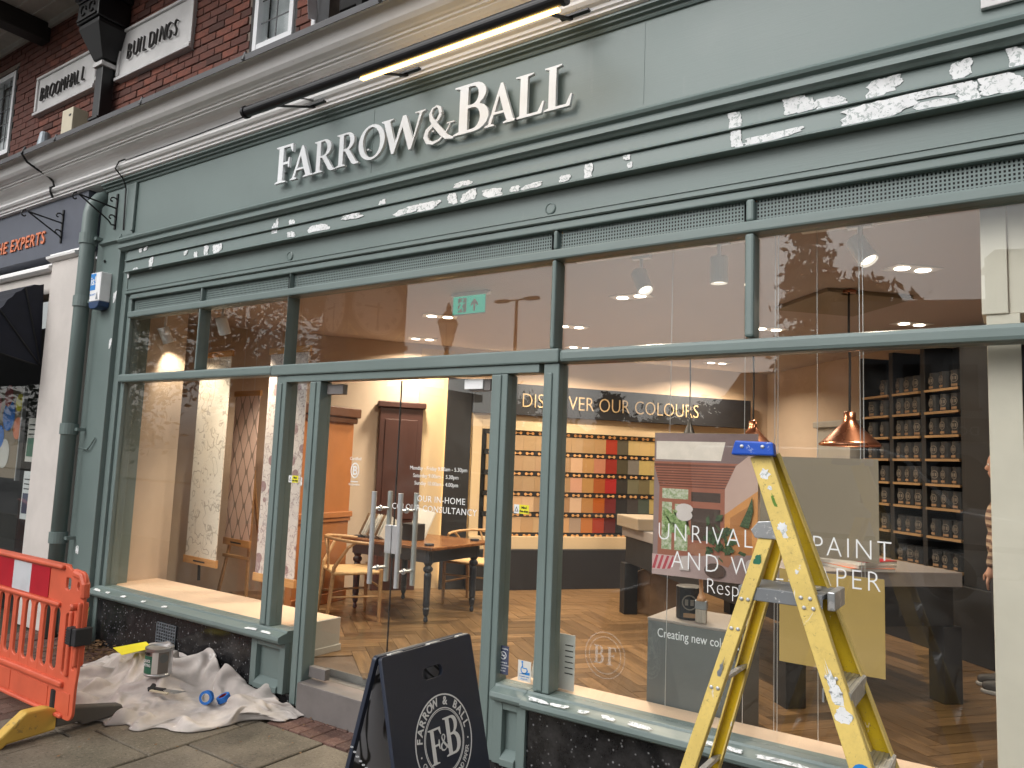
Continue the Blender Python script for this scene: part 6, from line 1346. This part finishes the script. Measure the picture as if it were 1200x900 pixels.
for x0, x1, lb in ((-2.35, -1.2, 'white ceiling lighting track left of the right mullion'), (-.95, -.35, 'white ceiling lighting track in the right hand top light')): tag(MB().box(x0, x1, .52, .56, CZ-.025, CZ-.001).build('lighting_track', 'plastic_white', bevel=.002), lb, 'track')
DL = [(-2.48, 1.65, 'between the exit sign and the first spotlight'), (-3.56, 2.61, 'behind the tall mullion beside the exit sign'), (-.53, 1.65, 'nearest the window at the right'), (-.74, 3.59, 'above the dark paint shelves'), (-5.49, 2.65, 'above the small table'), (-4.45, 1.69, 'behind the reflected street lamp'), (-4.11, 3.78, 'over the swatch wall'), (-3.09, 5.45, 'farthest back over the swatch wall'), (-1.9, 3.4, 'over the middle of the counter')]
d0 = None
for x, y, lb in DL:
    if d0 is None:
        d0 = thing('recessed_downlight', 'pair of recessed ceiling downlights '+lb, 'downlight', (x, y, CZ), 0, 'recessed ceiling downlights', local=True)
        MB().box(-.16, .16, -.08, .08, -.006, -.001).build('frame', 'plastic_white', d0, bevel=.002)
        for k in (-.075, .075): MB().lathe([(.045, -.010), (.001, -.010)], 16, (k, 0, 0)).build('lamp', 'lamp_glow', d0)
    else: dup(d0, (x, y, CZ), R_(45), 'pair of recessed ceiling downlights '+lb)
    l = bpy.data.lights.new('downlight_lamp', 'AREA'); l.shape = 'DISK'; l.size = .16; l.energy = 36*(.10 if (x, y) == (-.74, 3.59) else .5 if x > -.6 else 1); l.color = (1, .83, .64); l.spread = R_(150)
    o = bpy.data.objects.new('downlight_lamp', l); C.objects.link(o); o.location = (x, y, CZ-.02)
tag(MB().box(-.35, .35, -.35, .35, CZ-.03, CZ-.001).xf(Matrix.Translation((-1.1, 2.45, 0)) @ Matrix.Rotation(R_(45), 4, 'Z')).build('ceiling_panel', 'taupe', bevel=.004), 'brown square panel in the ceiling near the nearest pendant', 'ceiling panel')
# --- person half hidden by the pillar
def person():
    t = thing('person', 'person in a striped knitted jumper and dark trousers half hidden behind the white pillar', 'person', (-.085, 2.88, FZ), R_(176), local=True)
    def flesh(name, m, tubes, balls, vox):
        """overlapping tapered limbs and rounded masses fused into one continuous surface"""
        mb = MB()
        def ball(c, r):
            n = 12; mb.add(*(lambda q: (q.v, q.f))(MB().lathe([(max(.001, math.cos(R_(-88+176*i/n))), math.sin(R_(-88+176*i/n))) for i in range(n+1)], 18).xf(Matrix.Translation(c) @ Matrix.Diagonal((r[0], r[1], r[2], 1)))))
        for pts, rad in tubes:
            mb.tube(pts, rad, 14)
            for p, r in ((pts[0], rad[0]), (pts[-1], rad[-1])): ball(p, (r*.98,)*3)
        for c, r in balls: ball(c, r)
        o = mb.build(name, m, t, smooth=False); md = o.modifiers.new('fuse', 'REMESH'); md.mode = 'VOXEL'; md.voxel_size = vox; md.use_smooth_shade = True
        sm = o.modifiers.new('smooth', 'SMOOTH'); sm.factor = .5; sm.iterations = 4; return o
    tb = [([(0, 0, 1.34), (.0, 0, 1.42), (.012, 0, 1.52)], [.062, .054, .056]), ([(0, 0, .90), (0, 0, 1.10), (-.01, 0, 1.30)], [.10, .09, .075])]
    for sy in (-1, 1):
        x0 = -.02 if sy > 0 else .03
        tb += [([(0, sy*.085, .86), (.015, sy*.095, .47), (x0, sy*.10, .09)], [.085, .055, .040]), ([(0, sy*.175, 1.33), (0, sy*.235, 1.10), (.07, sy*.225, .875)], [.050, .040, .028])]
        tb += [([(.07, sy*.225, .875), (.085, sy*.222, .83)], [.028, .030])]
        for k, (dy, ln) in enumerate(((-.024, .060), (-.008, .070), (.008, .066), (.022, .050))): tb.append(([(.088+dy*.3, sy*(.222+dy*.4), .815), (.102, sy*(.222+dy), .79-ln*.35), (.098, sy*(.215+dy), .79-ln)], [.0095, .0088, .0075]))
        tb.append(([(.10, sy*.205, .845), (.122, sy*.192, .815), (.125, sy*.192, .785)], [.012, .010, .008]))
    flesh('body', 'skin', tb, [((.012, 0, 1.595), (.098, .078, .115)), ((.040, 0, 1.528), (.062, .054, .055)), ((.108, 0, 1.568), (.017, .013, .020)), ((.100, 0, 1.585), (.012, .010, .030)), ((.0, .082, 1.582), (.022, .012, .030)), ((.0, -.082, 1.582), (.022, .012, .030)), ((.098, 0, 1.532), (.010, .022, .008))], .0062)
    flesh('trousers', 'trousers', [([(0, sy*.082, .86), (.015, sy*.095, .47), (-.02 if sy > 0 else .03, sy*.10, .075)], [.100, .075, .062]) for sy in (-1, 1)], [((0, 0, .90), (.120, .160, .13))], .012)
    flesh('jumper', 'striped_knit', [([(0, sy*.16, 1.325), (0, sy*.238, 1.10), (.06, sy*.228, .91)], [.074, .064, .048]) for sy in (-1, 1)]+[([(0, -.16, 1.33), (0, 0, 1.345), (0, .16, 1.33)], [.070, .080, .070]), ([(0, 0, 1.34), (.004, 0, 1.405)], [.085, .066])], [((0, 0, 1.03), (.128, .172, .17)), ((.005, 0, 1.20), (.125, .175, .17))], .010)
    flesh('hair', 'hair', [([(-.055, 0, 1.60), (-.075, 0, 1.50), (-.07, 0, 1.40)], [.080, .070, .045])], [((-.022, 0, 1.632), (.104, .090, .098))], .009)
    for sy in (-1, 1):
        MB().lathe([(max(.0005, .0115*math.cos(R_(-85+170*i/8))), .0115*math.sin(R_(-85+170*i/8))) for i in range(9)], 12, (.092, sy*.032, 1.592)).build('eye', 'paper_white', t); MB().lathe([(.0055, 0), (.0045, .002), (.0005, .0025)], 10).xf(Matrix.Translation((.1025, sy*.032, 1.592)) @ Matrix.Rotation(math.pi/2, 4, 'Y')).build('eye', 'black_print', t)
    for y, x in ((.10, -.02), (-.10, .03)):
        flesh('shoe', 'shoe', [([(x-.055, y, .058), (x+.05, y, .060), (x+.15, y, .046)], [.042, .046, .036])], [], .010); MB().prism([(x-.10, y-.045), (x+.17, y-.045), (x+.195, y), (x+.17, y+.045), (x-.10, y+.045)], 'z', .0, .026).build('sole', 'sole', t, bevel=.008)
person()

# ------------------------------------------------------------------ the opposite side of the street (seen mirrored in the glass)
def leafy(name, label, x, y, z0, h, rx, m, seed, conif=False, n=2600, ls=.16, group='trees across the street'):
    t = thing(name, label, 'tree', (x, y, GZ), 0, group); r = random.Random(seed)
    tk = MB().tube([(x, y, GZ), (x+.05*rx, y, z0*.6), (x, y+.05, z0+h*.25), (x, y, z0+h*.6)], [rx*.07, rx*.05, rx*.025, rx*.01], 8); 
    for i in range(7):
        a = r.uniform(0, 6.3); q = r.uniform(.2, .6); tk.tube([(x, y, z0+h*q*.5), (x+rx*.4*math.cos(a), y+rx*.4*math.sin(a), z0+h*(q+.1)), (x+rx*.75*math.cos(a), y+rx*.75*math.sin(a), z0+h*(q+.25))], [rx*.018, rx*.010, rx*.004], 5)
    tk.build('trunk', 'bark', t, fix=False)
    mb = MB(); cl = []
    for i in range(46):
        a = r.uniform(0, 6.3); u = r.random()
        rr = (1-u)**.8*rx if conif else rx*math.sqrt(max(0, 1-(2*u-1)**2))
        d = r.uniform(.45, 1.0); cl.append((x+rr*d*math.cos(a), y+rr*d*math.sin(a), z0+h*u, rx*r.uniform(.14, .30)))
    for i in range(n):
        c = r.choice(cl); v = Vector((r.gauss(0, 1), r.gauss(0, 1), r.gauss(0, .8)))*c[3]*.70; p = Vector(c[:3])+v; s = ls*r.uniform(.5, 1.3)
        e1 = Vector((r.gauss(0, 1), r.gauss(0, 1), r.gauss(0, 1))).normalized(); e2 = e1.orthogonal().normalized()
        mb.add([p-e1*s, p+e2*s*.5, p+e1*s, p-e2*s*.5], [(0, 1, 2, 3)])
    mb.build('crown', m, t, fix=False); return t
leafy('street_tree', 'tall pointed tree reflected left of the round tree above the ladder', -7.4, -30, 3.0, 9.6, 2.0, 'leaf_dark', 1, True, 4200, .25)
leafy('street_tree', 'broad round crowned tree reflected above the copper pendant', -5.2, -30, 4.2, 5.2, 3.0, 'leaf_mid', 2, False, 5200, .26)
leafy('street_tree', 'leafy tree reflected in the top lights at the left', -22.5, -12.5, 3.5, 6.5, 3.6, 'leaf_dark', 3, False, 9000, .15)
leafy('street_tree', 'big dark tree added to block sky reflection in the neighbouring shop window', -36, -14, 1.5, 8.5, 4.5, 'leaf_dark', 9, False, 5200, .2)  # added out of view to keep sky reflection off the neighbouring glass
for i, (x, rx, h, lb) in enumerate(((-19.5, 2.4, 3.6, 'bushy tree reflected low under the street lamp'), (-15.4, 1.4, 3.6, 'small spiky tree reflected right of the lamp posts'), (-13.0, 2.6, 2.6, 'dark tree reflected over the first letters of the header'), (-10.6, 2.4, 3.0, 'dark tree reflected over the last letters of the header'))): leafy('street_tree', lb, x, -27, 1.0, h, rx, 'leaf_dark', 20+i, i == 1, 1800, .2)
t = thing('clock_tower', 'large square clock with roman numeral dials reflected in the top light', 'clock', (-14.0, -10.0, GZ), R_(-70), local=True)
MB().box(-.80, .80, -.80, .80, 4.55, 6.3).build('case', 'far_dark', t); MB().box(-.87, .87, -.87, .87, 4.44, 4.549).box(-.87, .87, -.87, .87, 6.3, 6.4).build('cornice', 'far_dark', t, bevel=.02); MB().box(-.80, .80, -.80, .80, 3.98, 4.439).build('name_board', 'far_dark', t); MB().box(-.5, .5, -.5, .5, 0, 3.979).build('shaft', 'far_brick', t)
vs = [(-.8, -.8, 6.401), (.8, -.8, 6.401), (.8, .8, 6.401), (-.8, .8, 6.401), (0, 0, 7.6)]; MB().add(vs, [(3, 2, 1, 0), (0, 1, 4), (1, 2, 4), (2, 3, 4), (3, 0, 4)]).build('roof', 'far_roof', t)
for k4 in range(4):
    M_ = Matrix.Rotation(k4*math.pi/2, 4, 'Z') @ Matrix.Translation((0, -.80, 5.43))
    def cl_(nm, spl, m, d): me = shape(spl, .003); me.transform(M_ @ Matrix.Translation((0, -d, 0)) @ FACE); link(nm, me, m, t)
    cl_('dial', [ell(0, 0, .70, .70, 40)], 'clock_face', .010); cl_('bezel', [ell(0, 0, .74, .74, 40), ell(0, 0, .70, .70, 40)], 'far_dark', .020); cl_('minute_ring', [ell(0, 0, .675, .675, 40), ell(0, 0, .66, .66, 40)], 'far_dark', .018)
    for k, s_ in enumerate(('XII', 'I', 'II', 'III', 'IIII', 'V', 'VI', 'VII', 'VIII', 'IX', 'X', 'XI')):
        me = text(s_, .20, .003, 'CENTER', width=.62, bold=.004); me.transform(M_ @ Matrix.Translation((0, -.020, 0)) @ FACE @ Matrix.Rotation(R_(-30*k), 4, 'Z') @ Matrix.Translation((0, .46, 0))); link('numeral', me, 'far_dark', t)
    cl_('hand', [[(-.03, .12), (.03, .12), (.02, -.57), (-.02, -.57)]], 'far_dark', .028); cl_('hand', [[(-.1, -.03), (-.1, .03), (.38, .02), (.38, -.02)]], 'far_dark', .036)
    for sx in (-1, 1):
        for sz in (-1, 1): cl_('gilt_spandrel', [[(sx*.77, sz*.45), (sx*.77, sz*.77), (sx*.45, sz*.77), (sx*.62, sz*.62)], [(sx*.745, sz*.54), (sx*.745, sz*.745), (sx*.54, sz*.745), (sx*.65, sz*.65)]], 'gilt', .010)
    me = text('GOLDEN JUBILEE 2002', .17, .003, 'CENTER', width=.66); me.transform(M_ @ Matrix.Translation((0, -.006, -1.28)) @ FACE); link('lettering', me, 'gilt', t)
t = thing('flat_roof_building', 'low flat roofed building reflected beneath the clock', 'building', (-17, -12, 0)); MB().box(-21, -13.4, -14, -11.6, GZ, 3.4).build('wall', 'far_brick', t); MB().box(-21.2, -13.2, -14.2, -11.4, 3.4, 3.62).build('parapet', 'far_dark', t)
t = thing('street_lamp', 'ornate victorian street lamp reflected under the exit sign', 'street lamp', (-10.36, -9, 0))
MB().lathe([(.12, GZ), (.12, .5), (.07, .6), (.05, .9), (.045, 3.9), (.07, 3.95), (.04, 4.05), (.06, 4.12)], 12, (-10.36, -9, 0)).build('column', 'far_dark', t); MB().lathe([(.10, 4.15), (.22, 4.65)], 6, (-10.36, -9, 0), cap=False).build('lantern_glass', 'clock_face', t)
MB().lathe([(.26, 4.65), (.22, 4.72), (.10, 4.90), (.05, 4.94), (.06, 5.02), (.01, 5.14)], 6, (-10.36, -9, 0)).build('lantern_top', 'far_dark', t); mb = MB()
for k in range(6): a = k*math.pi/3; mb.tube([(-10.36+.10*math.cos(a), -9+.10*math.sin(a), 4.15), (-10.36+.22*math.cos(a), -9+.22*math.sin(a), 4.65)], .012, 5)
mb.build('lantern_bars', 'far_dark', t)
t = thing('lighting_column', 'plain tall twin armed lighting column reflected right of the exit sign', 'street lamp', (-19.4, -25, 0)); MB().tube([(-19.4, -25, GZ), (-19.4, -25, 9.2)], [.12, .07], 10).build('column', 'far_dark', t); MB().beam((-20.4, -25, 9.25), (-18.5, -25, 9.25), .06, .06, (0, 0, 1)).build('arm', 'far_dark', t); MB().box(-20.6, -19.9, -25.15, -24.85, 9.2, 9.32).box(-18.9, -18.2, -25.15, -24.85, 9.2, 9.32).build('luminaire', 'far_dark', t)
# pub
TP = Matrix.Translation((-.9, -24.6, 0)) @ Matrix.Rotation(R_(180-18), 4, 'Z')
t = thing('pub', 'grey painted pub with dark sign band reflected at the right', 'pub', (-2.2, -25, 0))
def pb(name, m, mb): return mb.xf(TP).build(name, m, t)
pb('wall', 'far_grey', MB().box(-2.5, 4.1, 0, 6, GZ, 5.9)); pb('eaves', 'far_dark', MB().box(-2.6, 4.2, -.25, 6, 5.9, 6.15)); pb('roof', 'far_roof', MB().prism([(-.2, 6.151), (6.2, 6.151), (3, 8.2)], 'x', -2.6, 4.2))
pb('sign_band', 'far_dark', MB().box(-2.5, 4.1, -.10, -.001, 2.9, 3.65))
me = text('DOVETAIL', .42, .01, 'CENTER', space=1.1); me.transform(TP @ Matrix.Translation((1.2, -.115, 3.10)) @ FACE); link('lettering', me, 'far_grey', t)
for x in (.55, 1.9, 3.25):
    w = pb('window', 'far_dark', MB().box(x-.42, x+.42, -.02, -.001, 4.0, 5.4)); child(w, MB().box(x-.38, x+.38, -.03, -.021, 4.04, 5.36).xf(TP), 'pane', 'dark_room'); child(w, MB().box(x-.5, x+.5, -.08, -.001, 3.9, 3.99).xf(TP), 'sill', 'far_dark')
pb('window', 'dark_room', MB().box(2.0, 3.6, -.02, -.001, 1.0, 2.5)); pb('arched_door', 'dark_room', MB().prism([(-.1, GZ)]+[(.7+.8*math.cos(R_(180-180*k/12)), 1.7+.8*math.sin(R_(180-180*k/12))) for k in range(13)]+[(1.5, GZ)], 'y', -.02, -.001))
pb('chimney', 'far_brick', MB().box(-1.9, -.9, 1.5, 2.6, 6.2, 9.6).box(-2.0, -.8, 1.4, 2.7, 9.0, 9.2))
for i, (x0, x1, h, lb) in enumerate(((-10.6, -5.6, 4.2, 'long low brick house reflected behind the yellow ladder'), (-18.0, -11.0, 2.3, 'brick house reflected behind the swatch wall'), (-30, -19, 2.4, 'brick terrace reflected through the glass doors'), (-46, -31, 3.6, 'brick terrace reflected in the far left window'))):
    y = -27 if i else -28; t = thing('house', lb, 'house', ((x0+x1)/2, y, 0), group='houses across the street')
    MB().box(x0, x1, y-7, y, GZ, h).build('wall', 'far_brick', t); MB().prism([(y+.3, h), (y-7.3, h), (y-3.5, h+h*.5)], 'x', x0-.2, x1+.2).build('roof', 'far_roof', t)
    k = x0+1
    while k < x1-1:
        w = MB().box(k-.5, k+.5, y, y+.03, 1.0, 2.1).build('window', 'van_paint', t); child(w, MB().box(k-.44, k+.44, y+.031, y+.04, 1.06, 2.04), 'pane', 'dark_room'); k += 2.1
# parked van
t = thing('parked_van', 'pale parked van reflected low behind the ladder and paint shelves', 'van', (-2.0, -9.5, 0))
prof = [(-4.6, .35), (.0, .35), (.1, .8), (.05, 1.15), (-.7, 1.25), (-1.4, 2.0), (-1.7, 2.1), (-4.6, 2.1), (-4.7, 1.9)]
MB().prism(prof, 'y', -10.6, -8.8).build('body', 'van_paint', t, bevel=.06)
MB().prism([(-.80, 1.28), (-1.42, 1.93), (-2.0, 1.95), (-2.0, 1.28)], 'y', -8.799, -8.785).build('side_window', 'dark_room', t); MB().box(-4.6, .05, -8.80, -8.78, .72, .80).build('rub_strip', 'rubber', t); MB().beam((-.68, -9.7, 1.28), (-1.36, -9.7, 1.99), .01, 1.5, (1, 0, 1)).build('windscreen', 'dark_room', t)
for x in (-.85, -3.8): w = MB().tube([(x, -8.98, .32), (x, -8.78, .32)], .33, 20).build('wheel', 'rubber', t); child(w, MB().tube([(x, -8.79, .32), (x, -8.765, .32)], .19, 16), 'rim', 'galv')
for y in (-9.05, -10.35): MB().box(.02, .09, y-.16, y+.16, .78, 1.0).build('headlight', 'clock_face', t, bevel=.02)
